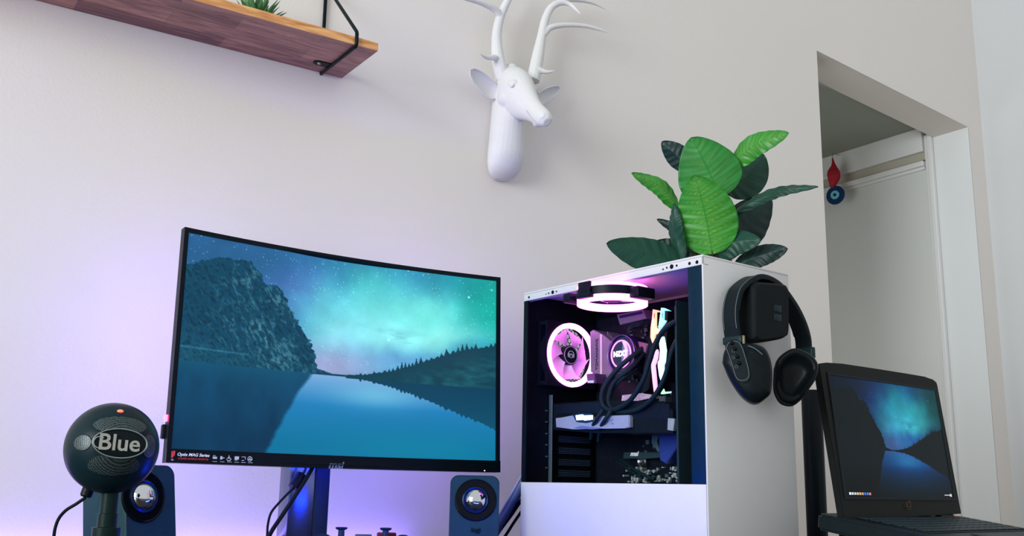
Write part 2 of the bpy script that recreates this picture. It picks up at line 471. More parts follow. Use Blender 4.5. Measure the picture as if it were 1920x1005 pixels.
grey_p = mat('print_grey', (170, 182, 188), .5, emit=(150, 160, 165), es=.35)
b = B()
p = MF.p(323, 851.5, 'y', 0); y = sag(p.x)-.0016
prism(b, [(p.x-.0002+a*.0014, y, p.z+c*.0015) for a, c in ((-3.2, 3), (-1.5, 3.6), (0, 2.6), (1.5, 3.6), (3.2, 3), (2.8, -1), (0, -4.2), (-2.8, -1))], (0, -.0002, 0))
obj('shield_emblem', b, mat('print_red', (0, 0, 0)), mon, smooth=0, label='small red shield emblem')
text('shield_caption', 'MSI', .0034, axes((p.x, y, p.z-.0085), (1, 0, 0), (0, 0, 1)), grey_p, mon, ext=.0002)
# six feature pictograms with tiny captions
b = B()
for k, px in enumerate((405.5, 420, 434.5, 448.5, 462, 475.5)):
    p = MF.p(px, 857.5+k*.45, 'y', 0); y = sag(p.x)-.0016; X, Z = p.x, p.z
    def bar(x0, z0, x1, z1): box(b, (X+x0, y-.0002, Z+z0), (X+x1, y, Z+z1))
    if k == 0: bar(-.0045, -.0018, .0045, .0014); bar(-.002, .0026, .002, .0034)
    if k == 1: bar(-.0045, -.0024, .0012, .0026); bar(.0016, -.0006, .0045, .0008)
    if k == 2:
        torus(b, (X, y-.0001, Z-.0006), (0, 1, 0), .0034, .0006, n=18, m=4, X=(1, 0, 0), a0=0, a1=PI); bar(-.0006, -.001, .0006, .0042); bar(-.0024, -.0002, .0024, .001)
    if k == 3: bar(-.0046, -.0016, .0046, .0032); bar(-.002, -.003, .002, -.002)
    if k == 4: bar(-.0046, -.001, -.0038, .0032); bar(-.003, .0024, .0042, .0032); bar(.0034, -.001, .0042, .0024); bar(-.002, -.0032, .002, -.0022)
    if k == 5: torus(b, (X, y-.0001, Z), (0, 1, 0), .0036, .0005, n=20, m=4); bar(-.0028, -.0014, .0028, .0002); bar(-.0004, 0, .0004, .0036)
    bar(-.0050, -.0062, .0050, -.0056)
obj('feature_pictograms', b, grey_p, mon, smooth=0, label='row of six small white pictograms')
p = MF.p(910.5, 882.3, 'y', 0); b = B(); box(b, (p.x-.0008, sag(p.x)-.0022, p.z-.0008), (p.x+.0008, sag(p.x)-.001, p.z+.0008))
obj('power_light', b, mat('led_white', (230, 240, 255), emit=(230, 240, 255), es=2), mon, smooth=0)
b = B(); box(b, (-.004, .008, .062), (.001, .016, .072), .001); obj('side_light', b, mat('led_pink', (255, 60, 120), emit=(255, 70, 140), es=9), mon, label='small glowing pink light')
b = B(); box(b, (-.005, .012, .036), (.002, .024, .058), .002); obj('joystick_button', b, black, mon)
# stand: column of a metal panel and a plastic bar, hinge block, foot
inv = MF.I
xa = hy(543, 940, -.155).x; xm = hy(589, 940, -.155).x; xb = hy(616, 940, -.155).x
def wpart(name, bm, m, parent, Mi, **k):
    bmesh.ops.transform(bm, matrix=Mi, verts=bm.verts); return obj(name, bm, m, parent, **k)
b = B(); box(b, (xa, -.155, .766), (xm, -.115, 1.03), .002); box(b, (xa-.003, -.157, .765), (xa, -.113, 1.03), .001)
wpart('stand_column', b, mat('stand_metal', (120, 130, 135), .22, .9, var=.08, ns=14), mon, inv, label='grey metal column')
b = B(); box(b, (xm, -.158, .765), (xb, -.11, 1.03), .003); wpart('stand_rail', b, mat('stand_plastic', (40, 52, 66), .35, var=.05), mon, inv)
b = B(); box(b, (xa+.005, -.16, .98), (xb-.005, -.10, 1.10), .004); box(b, ((xa+xb)/2-.03, -.20, 1.02), ((xa+xb)/2+.03, -.15, 1.08), .004)
wpart('stand_hinge', b, black, mon, inv)
xc = (xa+xb)/2
b = B(); prism(b, [(xc-.13, -.30, .7505), (xc-.115, -.31, .7508), (xc, -.19, .7508), (xc+.115, -.31, .7508), (xc+.13, -.30, .7508), (xc+.06, -.10, .7508), (xc-.06, -.10, .7508)], (0, 0, .016), .002)
wpart('stand_foot', b, black, mon, inv)
# light strip fixed round the back of the monitor
led = mat('led_violet', (170, 140, 255), emit=(172, 150, 255), es=LED_ES)
b = B()
def bbox(x0, z0, x1, z1, y): box(b, (x0, y, z0), (x1, y+.004, z1))
bbox(.05, .05, MW-.05, .06, .0475); bbox(.05, MH-.06, MW-.05, MH-.05, .0475); bbox(.035, .05, .045, MH-.05, .0475); bbox(MW-.045, .05, MW-.035, MH-.05, .0475)
obj('light_strip', b, led, mon, smooth=0, label='glowing violet light strip on the back')
b = B(); curved(b, .06, MW-.06, .001, .005, .0188, .023, 12)
obj('light_strip', b, mat('led_deep_blue', (20, 50, 255), emit=(20, 52, 255), es=CHIN_ES), mon, smooth=0, label='glowing blue strip under the lower edge')
# second strip lies on the desk against the wall
b = B(); box(b, (-.25, -.03, .7505), (.98, -.018, .7555)); o = obj('light_strip', b, mat('led_lilac', (150, 120, 255), emit=(150, 120, 255), es=DESK_ES), None, smooth=0)
tag(o, 'glowing lilac light strip lying along the wall edge of the desk', 'light strip')
b = B(); box(b, (.50, -.53, .7505), (.92, -.515, .760), .002); o = obj('light_bar', b, mat('fill_bar_blue', (16, 50, 255), emit=(14, 50, 255), es=BAR_ES), None, smooth=0)  # added bar, out of view, gives the speakers their blue glow
tag(o, 'short blue light bar added unseen on the desk to light the speakers', 'light bar')
# ------------------------------------------------------------------ computer case (its own axes: x rear to front, y open side inward, z up)
PF = Frame((1.030, -.316, .75), -PI/2+.0721)
PD, PW, PH = .428, .21, .4603
pc = thing('computer_case', 'white mid-tower computer case with open side showing glowing pink fans', 'computer', PF.M)
GZ = .120      # top of the lower white panel
RZ = .4445     # underside of the top side rail
MB = .168      # motherboard plane
def P(px, py, y): return PF.p(px, py, 'y', y)
def PX(px, py, x): return PF.p(px, py, 'x', x)
def PZ(px, py, z): return PF.p(px, py, 'z', z)
def outline(pix, y0, y1, bm=None, bev=0):
    bm = bm or B()
    pts = [P(a, c, y0) for a, c in pix]
    prism(bm, pts, (0, y1-y0, 0), bev); return bm
b = B(); box(b, (0, .0, PH-.0035), (PD, PW, PH), .001); obj('top_panel', b, pcwhite, pc)
b = B(); box(b, (0, 0, RZ), (PD, .003, PH-.0036), .0008); box(b, (0, .003, RZ), (PD, .012, RZ+.0015))
top_rail = obj('side_rail', b, pcwhite, pc)
screwm = mat('screw_black', (18, 22, 28), .35, .4)
for px, py, r in ((992, 557.5, .0022), (1029, 550, .0016), (1036.5, 548, .0034), (1043.5, 546.5, .0016), (1024, 551.5, .001), (1126.5, 530, .0009), (1243.5, 505, .0014), (1250.5, 502, .0016), (1259.5, 500, .0037), (1269, 498, .0018), (1293, 494, .0025), (1307, 491.5, .0028)):
    q = P(px, py, 0); b = B(); cyl(b, (q.x, -.0006, q.z), (q.x, .002, q.z), r, n=18)
    obj('rail_hole', b, screwm, top_rail)
b = B(); box(b, (PD-.003, 0, 0.008), (PD, PW, PH-.0036), .0008); obj('front_panel', b, pcwhite, pc)
b = B(); box(b, (0, 0, .012), (PD-.0035, .002, GZ), .0006); obj('lower_side_panel', b, pcwhite, pc)
b = B(); box(b, (.003, PW-.002, .012), (PD-.0035, PW, PH-.0036), .0006); obj('far_side_panel', b, pcwhite, pc)
b = B(); box(b, (0, .0025, .008), (PD-.0035, PW-.0025, .012)); obj('base_plate', b, dark, pc)
b = B(); box(b, (.003, .003, GZ-.004), (PD-.004, PW-.003, GZ-.001)); obj('power_shroud', b, dark, pc)
# rear: pillar at the opening, panel with the fan hole
b = B(); box(b, (0, 0, GZ), (.011, .004, RZ), .0006); box(b, (-.0005, .0025, .012), (.0022, .006, PH-.0037)); obj('rear_pillar', b, dark, pc)
FZ = .352; FY = .093
b = B()
box(b, (0, .006, .0125), (.002, PW-.0025, FZ-.059)); box(b, (0, .006, FZ+.059), (.002, PW-.0025, PH-.0037))
box(b, (0, .006, FZ-.059), (.002, FY-.059, FZ+.059)); box(b, (0, FY+.059, FZ-.059), (.002, PW-.0025, FZ+.059))
rear = obj('rear_panel', b, dark, pc)
# honeycomb grille behind the rear fan
b = B(); s_ = .0052
for i in range(-13, 14):
    for j in range(-13, 14):
        y = FY+(i+(j % 2)*.5)*s_*1.732; z = FZ+j*s_*1.5
        if math.hypot(y-FY, z-FZ) > .061: continue
        for k in range(3):
            a0 = PI/6+k*PI/3; a1 = a0+PI/3
            box(b, (-.0006, -.0006, 0), (.0006, .0006, s_), M4=Matrix.Translation((.001, y+s_*math.cos(a0), z+s_*math.sin(a0))) @ Matrix.Rotation(math.atan2(-(math.cos(a1)-math.cos(a0)), (math.sin(a1)-math.sin(a0))), 4, 'X'))
obj('fan_grille', b, dark, rear, smooth=0)
# front dark strip, cable bar with screws, tray
xs0 = P(1292.5, 700, 0).x
b = B(); box(b, (xs0, .0005, GZ), (PD-.0036, .004, RZ), .0005); box(b, (PD-.006, .004, GZ), (PD-.0036, PW-.003, RZ))
obj('front_pillar', b, mat('pillar_paint', (8, 40, 58), .4, .2, var=.1, ns=60, bump=.06, bs=900), pc)
xb0 = P(1266, 700, .045).x; xb1 = P(1293, 700, .045).x
b = B(); box(b, (xb0, .045, GZ), (xb1+.004, .048, RZ-.045), .001); box(b, (xb1+.003, .012, GZ), (xb1+.0045, .045, RZ-.045)); bar_o = obj('cable_bar', b, darkbar, pc)
for px, py in ((1280.5, 604), (1281.5, 740), (1282, 875)):
    q = P(px, py, .045); b = B(); lathe(b, (q.x, .045, q.z), (0, -1, 0), [(.0034, 0), (.0034, .0012), (.002, .0016), (.0018, .0008)], n=18)
    obj('screw', b, screwm, bar_o)
b = B(); box(b, (.003, .178, GZ), (xs0+.02, .180, RZ)); obj('tray', b, dark, pc)
for x in (.04, .38):
    for y in (.03, .18):
        b = B(); lathe(b, (x, y, 0), (0, 0, 1), [(.014, 0), (.015, .002), (.013, .008)], n=20); obj('foot', b, black, pc)

# lit things
pinkr = mat('ring_pink', (255, 150, 245), .4, emit=(255, 118, 236), es=RING_ES)
blade_m = mat('blade_translucent', (236, 218, 244), .35, var=.03, ns=20)
framem = mat('fan_frame', (14, 16, 30), .4, var=.1)
def fan(center, normal, upv, name_part, blade_n=7, logo=True, square=True):
    """case fan: frame, glowing ring, blades, hub; normal points at the viewer's side"""
    x, y, d = Vector(upv).cross(Vector(normal)).normalized(), Vector(upv).normalized(), Vector(normal).normalized()
    Mf = Matrix((x, y, d)).transposed().to_4x4(); Mf.translation = center
    b = B()
    # square frame with a round hole: four corner plates
    n = 12
    for q in range(4 if square else 0):
        a0 = PI/4+q*PI/2
        arc = [(.0595*math.cos(a0-PI/4+PI/2*k/n), .0595*math.sin(a0-PI/4+PI/2*k/n)) for k in range(n+1)]
        c = [(math.cos(a0)*.0846, math.sin(a0)*.0846)]
        e0 = (math.cos(a0-PI/4)*.06, math.sin(a0-PI/4)*.06); e1 = (math.cos(a0+PI/4)*.06, math.sin(a0+PI/4)*.06)
        pts = [e0]+c+[e1]+arc[::-1]
        for z0, z1 in ((-.025, -.020), (-.0045, 0)):
            prism(b, [Mf @ Vector((u, v, z0)) for u, v in pts], d*(z1-z0))
        cyl(b, Mf @ Vector((c[0][0]*.92, c[0][1]*.92, -.021)), Mf @ Vector((c[0][0]*.92, c[0][1]*.92, -.004)), .0045, n=12)
    h0 = 0 if square else .008
    lathe(b, center-d*.025, d, [(.0600, h0), (.0600, .022), (.0585, .022), (.0585, h0), (.0600, h0)], n=48)
    f = obj('fan', b, framem, pc)
    h1 = 0 if square else .005
    b = B(); lathe(b, center-d*.004, d, [(.0592, 0), (.0592, .0062+h1), (.0560, .0072+h1), (.0508, .0062+h1), (.0500, 0), (.0592, 0)], n=64)
    obj('light_ring', b, pinkr, f, label='glowing pink ring')
    b = B()
    for k in range(blade_n):
        a = 2*PI*k/blade_n; rr = []
        for i in range(7):
            r = .018+(.0495-.018)*i/6; w = .5+.12*i/6; tw = .35-.15*i/6
            o_ = []
            for s2, tt in ((-1, 1), (1, 1), (1, -1), (-1, -1)):
                an = a+s2*w*.80+.35*i/6
                o_.append(Mf @ Vector((r*math.cos(an), r*math.sin(an), -.010+s2*.006*tw/.35+tt*.0006)))
            rr.append(o_)
        rings(b, rr)
    obj('fan_blades', b, blade_m, f, smooth=20)
    b = B(); lathe(b, center-d*.018, d, [(.0185, 0), (.0185, .0145), (.017, .0165), (.0001, .0165)], n=32); h = obj('hub', b, framem, f)
    b = B(); torus(b, center-d*.0015, d, .0158, .0007, n=32, m=6); obj('hub_ring', b, mat('hub_ring_grey', (150, 150, 165), .35), f)
    if logo:
        b = B(); R_ = .0045
        for r, a0, a1 in ((.0075, -2.2, 2.2), (.005, .9, 5.2), (.0025, -2.2, 2.2)):
            torus(b, center-d*.0012, d, r, .0005, n=16, m=4, X=y, a0=a0, a1=a1)
        obj('hub_emblem', b, mat('print_grey', (0, 0, 0)), f)
    return f
fan(Vector((.0275, FY, FZ)), (1, 0, 0), (0, 0, 1), 'rear')
tf = PZ(1148, 562, .418)
TFx, TFy = .168, .083
tq = PZ(1148, 566, .418)
fan(Vector((tq.x, tq.y, .4185)), (0, 0, -1), (1, 0, 0), 'top', logo=False, square=False)
# second glow ring seen on the top fan's upper side, bracket clip in front
b = B(); box(b, (tq.x-.013, tq.y-.066, .418), (tq.x+.014, tq.y-.060, .443), .001); box(b, (tq.x-.016, tq.y-.068, .416), (tq.x+.017, tq.y-.058, .424), .001)
obj('fan_clip', b, framem, pc)
b = B(); box(b, (tq.x+.060, tq.y-.020, .414), (tq.x+.080, tq.y+.02, .432), .002); obj('fan_clip', b, framem, pc)
b = B(); box(b, (tq.x-.075, tq.y-.045, .420), (tq.x-.058, tq.y+.02, .436), .002); obj('fan_clip', b, framem, pc)
b = B(); lathe(b, (tq.x, tq.y, .4415), (0, 0, -1), [(.0592, 0), (.0592, .004), (.0520, .004), (.0520, 0), (.0592, 0)], n=64)
obj('upper_light_ring', b, pinkr, pc, label='upper glowing pink ring of the top fan')

# motherboard with its pieces
pcb = mat('pcb_black', (14, 20, 32), .4, var=.25, ns=90)
b = B(); box(b, (.016, MB, GZ+.002), (.262, MB+.0018, .428)); mbo = obj('motherboard', b, pcb, pc, smooth=0)
rng = random.Random(4)
def chips(nm, n, m, x0, x1, z0, z1, hmin, hmax, smin=.002, smax=.008, rnd=.25):
    for i in range(n):
        b = B(); x = rng.uniform(x0, x1); z = rng.uniform(z0, z1); h = rng.uniform(hmin, hmax)
        if rng.random() < rnd: cyl(b, (x, MB, z), (x, MB-h*1.5, z), rng.uniform(.0018, .0034), n=10)
        else:
            w = rng.uniform(smin, smax); l = rng.uniform(smin, smax)
            box(b, (x-w/2, MB-h, z-l/2), (x+w/2, MB, z+l/2))
        obj(nm, b, m, mbo, smooth=0)
chips('chip', 80, mat('component_grey', (78, 96, 108), .4, .4, var=.5, ns=300), .10, .258, GZ+.004, .425, .001, .006)
chips('header', 80, mat('component_pale', (165, 180, 180), .4, .3, var=.6, ns=400), .095, .26, GZ+.003, GZ+.030, .003, .010, .0015, .006)
chips('capacitor', 40, mat('component_dark', (46, 48, 66), .35, .3, var=.4, ns=300), .06, .258, .30, .425, .003, .011, .003, .009, .6)
heat = mat('heatsink_grey', (120, 112, 130), .4, .35, var=.08, ns=160)
hb = outline([(1106, 622), (1112, 618), (1130, 627), (1146, 640), (1148, 705), (1131, 711), (1107, 697)], .128, MB, bev=.0012)
hs = obj('heatsink', hb, heat, mbo)
b = outline([(1125, 627), (1128.5, 627), (1128.5, 709), (1125, 709)], .1272, .1285); obj('heatsink_stripe', b, mat('stripe_silver', (205, 195, 205), .4, .3), hs, smooth=0)
q = P(1119, 664, .1275); text('heatsink_lettering', 'TOMAHAWK', .0085, axes(q, (0, 0, 1), (-1, 0, 0)), mat('print_dark', (40, 22, 60), .5), hs, sx=1.15)
b = B()
for k in range(6):
    box(b, (P(1140+k*3.2, 640, .14).x, .138, .352+.000*k), (P(1140+k*3.2, 640, .14).x+.0016, MB, .395-.004*k))
obj('heatsink_fins', b, heat, mbo, smooth=0)
b = outline([(1156, 590), (1205, 580), (1212, 597), (1162, 609)], .120, MB, bev=.001); obj('heatsink', b, heat, mbo)
b = outline([(1160, 592), (1203, 583), (1205, 588), (1162, 597)], .1195, .1205); obj('heatsink_groove', b, mat('groove_dark', (50, 30, 80), .5), mbo, smooth=0)
b = outline([(1234, 812), (1262, 808), (1270, 812), (1270, 838), (1249, 870), (1237, 862)], .145, MB, bev=.0012)
obj('heatsink', b, mat('heatsink_blue', (44, 66, 150), .35, .3, var=.06, ns=100), mbo, label='angular blue chipset cover')
b = outline([(1222, 812), (1236, 812), (1231, 828), (1238, 845), (1233, 848), (1221, 830)], .150, MB, bev=.001); obj('heatsink', b, mat('heatsink_teal', (70, 100, 108), .4, .3), mbo)
b = outline([(1169, 848), (1238, 848), (1238, 858), (1214, 860), (1168, 860)], .150, MB, bev=.0008); o = obj('slot_cover', b, mat('cover_teal', (44, 66, 74), .4, .3), mbo)
q = P(1189, 851, .1495); text('maker_lettering', 'msi', .0115, axes(q, (1, 0, 0), (0, 0, 1)), mat('print_bright', (205, 215, 220), .5, emit=(205, 215, 220), es=.25), mbo, shear=.3, bold=.0003, sx=1.2)
q = P(1200, 865, .152); b = B(); lathe(b, (q.x, MB, q.z), (0, -1, 0), [(.0105, 0), (.0105, .012), (.0085, .014), (.008, .0125), (.0001, .0125)], n=32); o = obj('battery', b, steel, mbo)
b = B(); box(b, (q.x-.0065, .1525, q.z-.0018), (q.x-.0025, .1545, q.z+.0018)); obj('battery_mark', b, mat('print_white', (0, 0, 0)), o, smooth=0)
# storage stick cover, pale, right of the loops
b = outline([(1166, 741), (1222, 735), (1222, 746), (1180, 755), (1164, 755)], .140, MB, bev=.0008); obj('storage_heatsink', b, mat('component_light', (205, 190, 215), .4, .3, var=.35, ns=380), mbo)
b = outline([(1235, 743), (1247, 743), (1247, 758), (1235, 758)], .150, MB, bev=.001)
q = P(1241, 750, .1495); torus(b, (q.x, .1495, q.z), (0, 1, 0), .0035, .0008, n=20, m=6); obj('audio_jack', b, mat('jack_grey', (90, 100, 112), .4, .4), mbo)
b = outline([(1099, 673+28), (1115, 700), (1117, 718), (1101, 718)], .10, .13, bev=.001); obj('power_plug', b, mat('plug_violet', (70, 50, 90), .4), mbo)
b = outline([(1101, 714), (1113, 713), (1113, 718), (1102, 718)], .0995, .1005); obj('plug_label', b, mat('print_grey', (0, 0, 0)), mbo, smooth=0)
# memory sticks with angular glowing edges
def ram(pix_body, pix_glow, es, nm):
    b = B(); outline(pix_body, .112, .160, b); o = obj('memory_stick', b, mat('ram_black', (16, 22, 30), .35), mbo, smooth=0)
    for i, (g, c) in enumerate(pix_glow):
        b = B(); outline(g, .1085, .112, b); obj('light_bar', b, mat('ram_glow_%s_%d' % (nm, i), c, emit=c, es=es), o, smooth=0)
    return o
ram([(1224, 580), (1232, 580), (1230, 640), (1222, 690), (1216, 730), (1206, 738), (1206, 690), (1216, 640)],
    [([(1224, 580), (1234, 582), (1238, 585), (1229.5, 585), (1229.5, 598), (1229, 620), (1226, 637), (1223, 643), (1219.5, 632), (1220, 614), (1222.5, 597)], (255, 170, 130)),
     ([(1229.5, 614), (1235, 618), (1234, 626), (1229.5, 626)], (255, 200, 140)),
     ([(1231.5, 655), (1233, 660), (1231.5, 672), (1227, 685), (1231, 730), (1226, 735), (1223.5, 715), (1221, 690), (1221, 683), (1225, 672), (1228, 660)], (255, 150, 225))], 1.6, 'warm')
ram([(1240, 577), (1252, 580), (1250, 640), (1246, 700), (1240, 715), (1234, 705), (1238, 650)],
    [([(1239.5, 577), (1245, 577.5), (1256.5, 583), (1244, 582), (1243.5, 600), (1248, 601), (1246, 605), (1236, 618), (1234.5, 612), (1236.5, 598)], (130, 235, 235)),
     ([(1239, 632), (1243.5, 631), (1246, 644), (1248, 657), (1246, 678), (1243.5, 685), (1243.5, 704), (1239, 715), (1236, 705), (1233.5, 688), (1233, 680), (1236, 674), (1237.5, 658), (1236, 645)], (190, 255, 235))], 1.6, 'cool')
b = outline([(1238.5, 738), (1244, 729), (1246, 735), (1258, 734), (1257, 737), (1241, 739)], .12, .122); obj('light_bar', b, mat('glow_green', (150, 255, 190), emit=(150, 255, 190), es=1.3), mbo, smooth=0, label='small green glowing end')
for t_, px, py in (('FORCE', 1231.5, 628), ):
    q = P(1233, 624, .111); text('memory_lettering', 'T-FORCE', .006, axes(q, (0, 0, -1), (1, 0, 0)), mat('print_grey', (0, 0, 0)), mbo)
for px, py in ((1227, 592), (1242, 591)):
    q = P(px, py, .1082); text('memory_lettering', 'TEAM', .0036, axes(q, (0, 0, -1), (1, 0, 0)), mat('print_dark', (0, 0, 0)), mbo)
# liquid cooler pump: round glass cap with a glowing ring and lettering
qc = P(1165, 664, .098); c = Vector((qc.x, .098, qc.z))
b = B(); lathe(b, (c.x, .142, c.z), (0, -1, 0), [(.0325, 0), (.0345, .008), (.0345, .040), (.033, .043), (.031, .0435), (.0305, .0415), (.0001, .0415)], n=56)
pump = obj('cooler_pump', b, mat('pump_black', (24, 20, 50), .1, var=.1, coat=.6), pc)
b = B(); torus(b, c+Vector((0, -.0008, 0)), (0, 1, 0), .0238, .0014, n=56, m=8); obj('light_ring', b, mat('pump_ring', (240, 130, 240), emit=(245, 140, 250), es=1.6), pump, label='thin glowing pink ring')
b = B(); torus(b, c+Vector((0, -.001, 0)), (0, 1, 0), .0335, .0012, n=56, m=8); obj('rim', b, mat('rim_violet', (110, 80, 150), .2, .6), pump)
b = B(); prism(b, [(c.x+.0045+.0012*k, .0972, c.z+zz) for k, zz in ((0, .0230), (8, .018), (14, .008), (15.5, -.004), (12, -.016), (7, -.022), (2, -.024), (-4, -.0235))], (0, .0006, 0))
obj('cap_facet', b, mat('facet_grey', (120, 112, 150), .2, .2), pump, smooth=0)
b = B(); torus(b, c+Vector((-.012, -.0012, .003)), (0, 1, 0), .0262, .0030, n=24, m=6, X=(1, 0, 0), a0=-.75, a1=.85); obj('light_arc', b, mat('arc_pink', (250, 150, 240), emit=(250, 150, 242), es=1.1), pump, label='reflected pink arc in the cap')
text('cap_lettering', 'NZXT', .0125, axes(c+Vector((.001, -.0035, 0)), (1, 0, 0), (0, 0, 1)), mat('print_glow', (255, 245, 255), emit=(255, 245, 255), es=1.6), pump, bold=.0006)
b = outline([(1195, 640), (1214, 645), (1212, 660), (1200, 668)], .11, .13, bev=.002); obj('tube_fitting', b, mat('fitting_rose', (120, 80, 110), .4), pump)
# graphics card
b = B(); outline([(1037, 757), (1128, 751), (1240, 752), (1262, 770), (1262, 812), (1118, 812), (1037, 806)], .062, .158, b, bev=.001)
gpu = obj('graphics_card', b, mat('card_black', (12, 20, 28), .4, var=.2), pc)
b = B()
for k in range(46):
    px = 1045+k*1.85; q0 = P(px, 776-.02*(px-1045), .0615); q1 = P(px, 760-.065*(px-1045), .0615)
    box(b, (q0.x-.0004, .059, q0.z), (q0.x+.0004, .0625, q1.z))
    if k == 45: obj('fin_stack', b, mat('fin_steel', (52, 66, 92), .35, .7), gpu, smooth=0); b = B()
for k in range(44):
    px = 1165+k*2.1; q0 = P(px, 786, .0615); q1 = P(px, 757, .0615)
    box(b, (q0.x-.0003, .0605, q0.z), (q0.x+.0003, .0625, q1.z))
obj('fin_stack', b, mat('fin_steel', (52, 66, 92), .35, .7), gpu, smooth=0)
silver = mat('shroud_silver', (160, 168, 192), .4, .35, var=.04)
b = outline([(1041, 784), (1066, 782), (1076, 777), (1106, 777), (1112, 788), (1127, 780), (1178, 778), (1180, 782), (1180, 801), (1172, 803), (1112, 804), (1074, 805), (1042, 801)], .052, .062, bev=.0015); obj('shroud', b, silver, gpu)
b = outline([(1073, 778), (1084, 775), (1108, 775), (1112, 780), (1110, 790), (1098, 793), (1080, 791)], .0495, .0525, bev=.0008); pl = obj('emblem_plate', b, mat('plate_blue', (20, 50, 80), .3), gpu)
b = outline([(1079, 779), (1092, 777), (1094, 779), (1111, 778.5), (1111, 786.5), (1096, 788.5), (1093, 787), (1081, 788)], .0485, .0495); obj('light_window', b, mat('glow_white', (215, 240, 255), emit=(222, 243, 255), es=2.2), pl, smooth=0, label='glowing white window')
b = outline([(1075, 803), (1090, 798), (1112, 801), (1130, 803), (1112, 805)], .0512, .0525); obj('shroud_facet', b, mat('facet_blue', (105, 120, 175), .35, .3), gpu, smooth=0)
q = P(1148, 791, .0515); b = B(); torus(b, (q.x, .0517, q.z), (0, 1, 0), .0035, .0007, n=16, m=5, a0=.8, a1=5.2, X=(1, 0, 0)); obj('shroud_emblem', b, mat('facet_blue', (0, 0, 0)), gpu)
b = outline([(1252, 784), (1265, 785), (1262, 808), (1251, 806)], .055, .062, bev=.0005); obj('support_plate', b, mat('plate_grey', (165, 175, 175), .4, .5), gpu)
# expansion slot covers with fine holes
perf = mat('cover_black', (8, 14, 18), .4, var=.1)
for k in range(4):
    zc_ = [PX(1077, y_, .004).z for y_ in (824.5, 846, 867.5, 888)][k]
    yl, yr = PX(1046, 850, .004).y, PX(1109, 850, .004).y
    b = B(); box(b, (.0022, yl-.004, zc_-.009), (.004, yr+.004, zc_+.009), .0006); so = obj('slot_cover', b, perf, pc)
    b = B()
    for r_ in range(4):
        n_ = 26
        for c_ in range(n_):
            yy = yl+.002+(c_+(r_ % 2)*.5)*(yr-yl-.004)/n_; zz = zc_+(r_-1.5)*.0030
            bmesh.ops.create_circle(b, cap_ends=True, segments=6, radius=.00085, matrix=Matrix.Translation((.0042, yy, zz)) @ Matrix.Rotation(PI/2, 4, 'Y'))
    obj('perforation', b, mat('perforation_blue', (100, 130, 175), .4, .3), so, smooth=0)
q0 = PX(1034, 740, .012); q1 = PX(1034, 900, .012)
b = B(); box(b, (.004, q1.y-.001, GZ), (.013, q1.y+.0006, q0.z), .0003); obj('slot_bracket', b, mat('bracket_grey', (95, 115, 125), .35, .6), pc, smooth=0)
b = B()
for py in (770, 791, 813, 834, 856, 877):
    q = PX(1025, py, .006); cyl(b, (.003, q.y, q.z), (.008, q.y, q.z), .0013, n=8)
obj('rivet', b, mat('bracket_grey', (0, 0, 0)), pc)
# cooling tubes and power cables looping in front of everything
tb = mat('braided_sleeve', (16, 36, 44), .42, var=.25, ns=500, bump=.3, bs=2200, stretch=None)
def loop(nm, pts, r, parent=pc, m=tb):
    b = B(); tube(b, [P(a, c, y) for a, c, y in pts], r, n=12, sm=8); return obj(nm, b, m, parent, smooth=60)
loop('coolant_tube', [(1206, 652, .115), (1185, 668, .08), (1158, 692, .062), (1135, 722, .055), (1128, 748, .054), (1135, 765, .054), (1152, 768, .054), (1180, 752, .052), (1205, 715, .050), (1217, 680, .048), (1231, 640, .044), (1252, 612, .042), (1290, 592, .046)], .0042)
loop('coolant_tube', [(1209, 660, .115), (1180, 692, .078), (1153, 715, .066), (1142, 740, .062), (1143, 760, .062), (1160, 772, .060), (1195, 768, .056), (1225, 745, .052), (1247, 705, .050), (1259, 660, .048), (1272, 632, .060)], .0040)
loop('power_cable', [(1204, 690, .12), (1172, 706, .074), (1150, 730, .070), (1148, 752, .070), (1160, 762, .070), (1176, 752, .066)], .0026)
loop('power_cable', [(1131, 768, .050), (1118, 787, .046), (1111, 802, .060), (1108, 822, .075)], .0036)
loop('power_cable', [(1146, 770, .050), (1134, 788, .046), (1126, 803, .060), (1122, 826, .078)], .0036)
loop('power_cable', [(1165, 862, .13), (1182, 876, .11), (1206, 890, .10), (1228, 899, .10)], .0028)
loop('power_cable', [(1160, 866, .13), (1180, 882, .11), (1204, 897, .10)], .0020)
for k in range(5):
    loop('fan_wire', [(1214, 594+k, .13), (1200, 604+k*1.5, .118), (1185, 607+k*2, .112), (1176, 622+k, .11)], .0009)
def evalmesh(o):
    bpy.context.view_layer.update()
    me = bpy.data.meshes.new_from_object(o.evaluated_get(bpy.context.evaluated_depsgraph_get()))
    for m in list(o.modifiers): o.modifiers.remove(m)
    o.data = me
def remesh(o, vox, sm=4, fac=.5, sub=False):
    m = o.modifiers.new('r', 'REMESH'); m.mode = 'VOXEL'; m.voxel_size = vox
    s = o.modifiers.new('s', 'SMOOTH'); s.iterations = sm; s.factor = fac
    evalmesh(o)
    for p in o.data.polygons: p.use_smooth = True
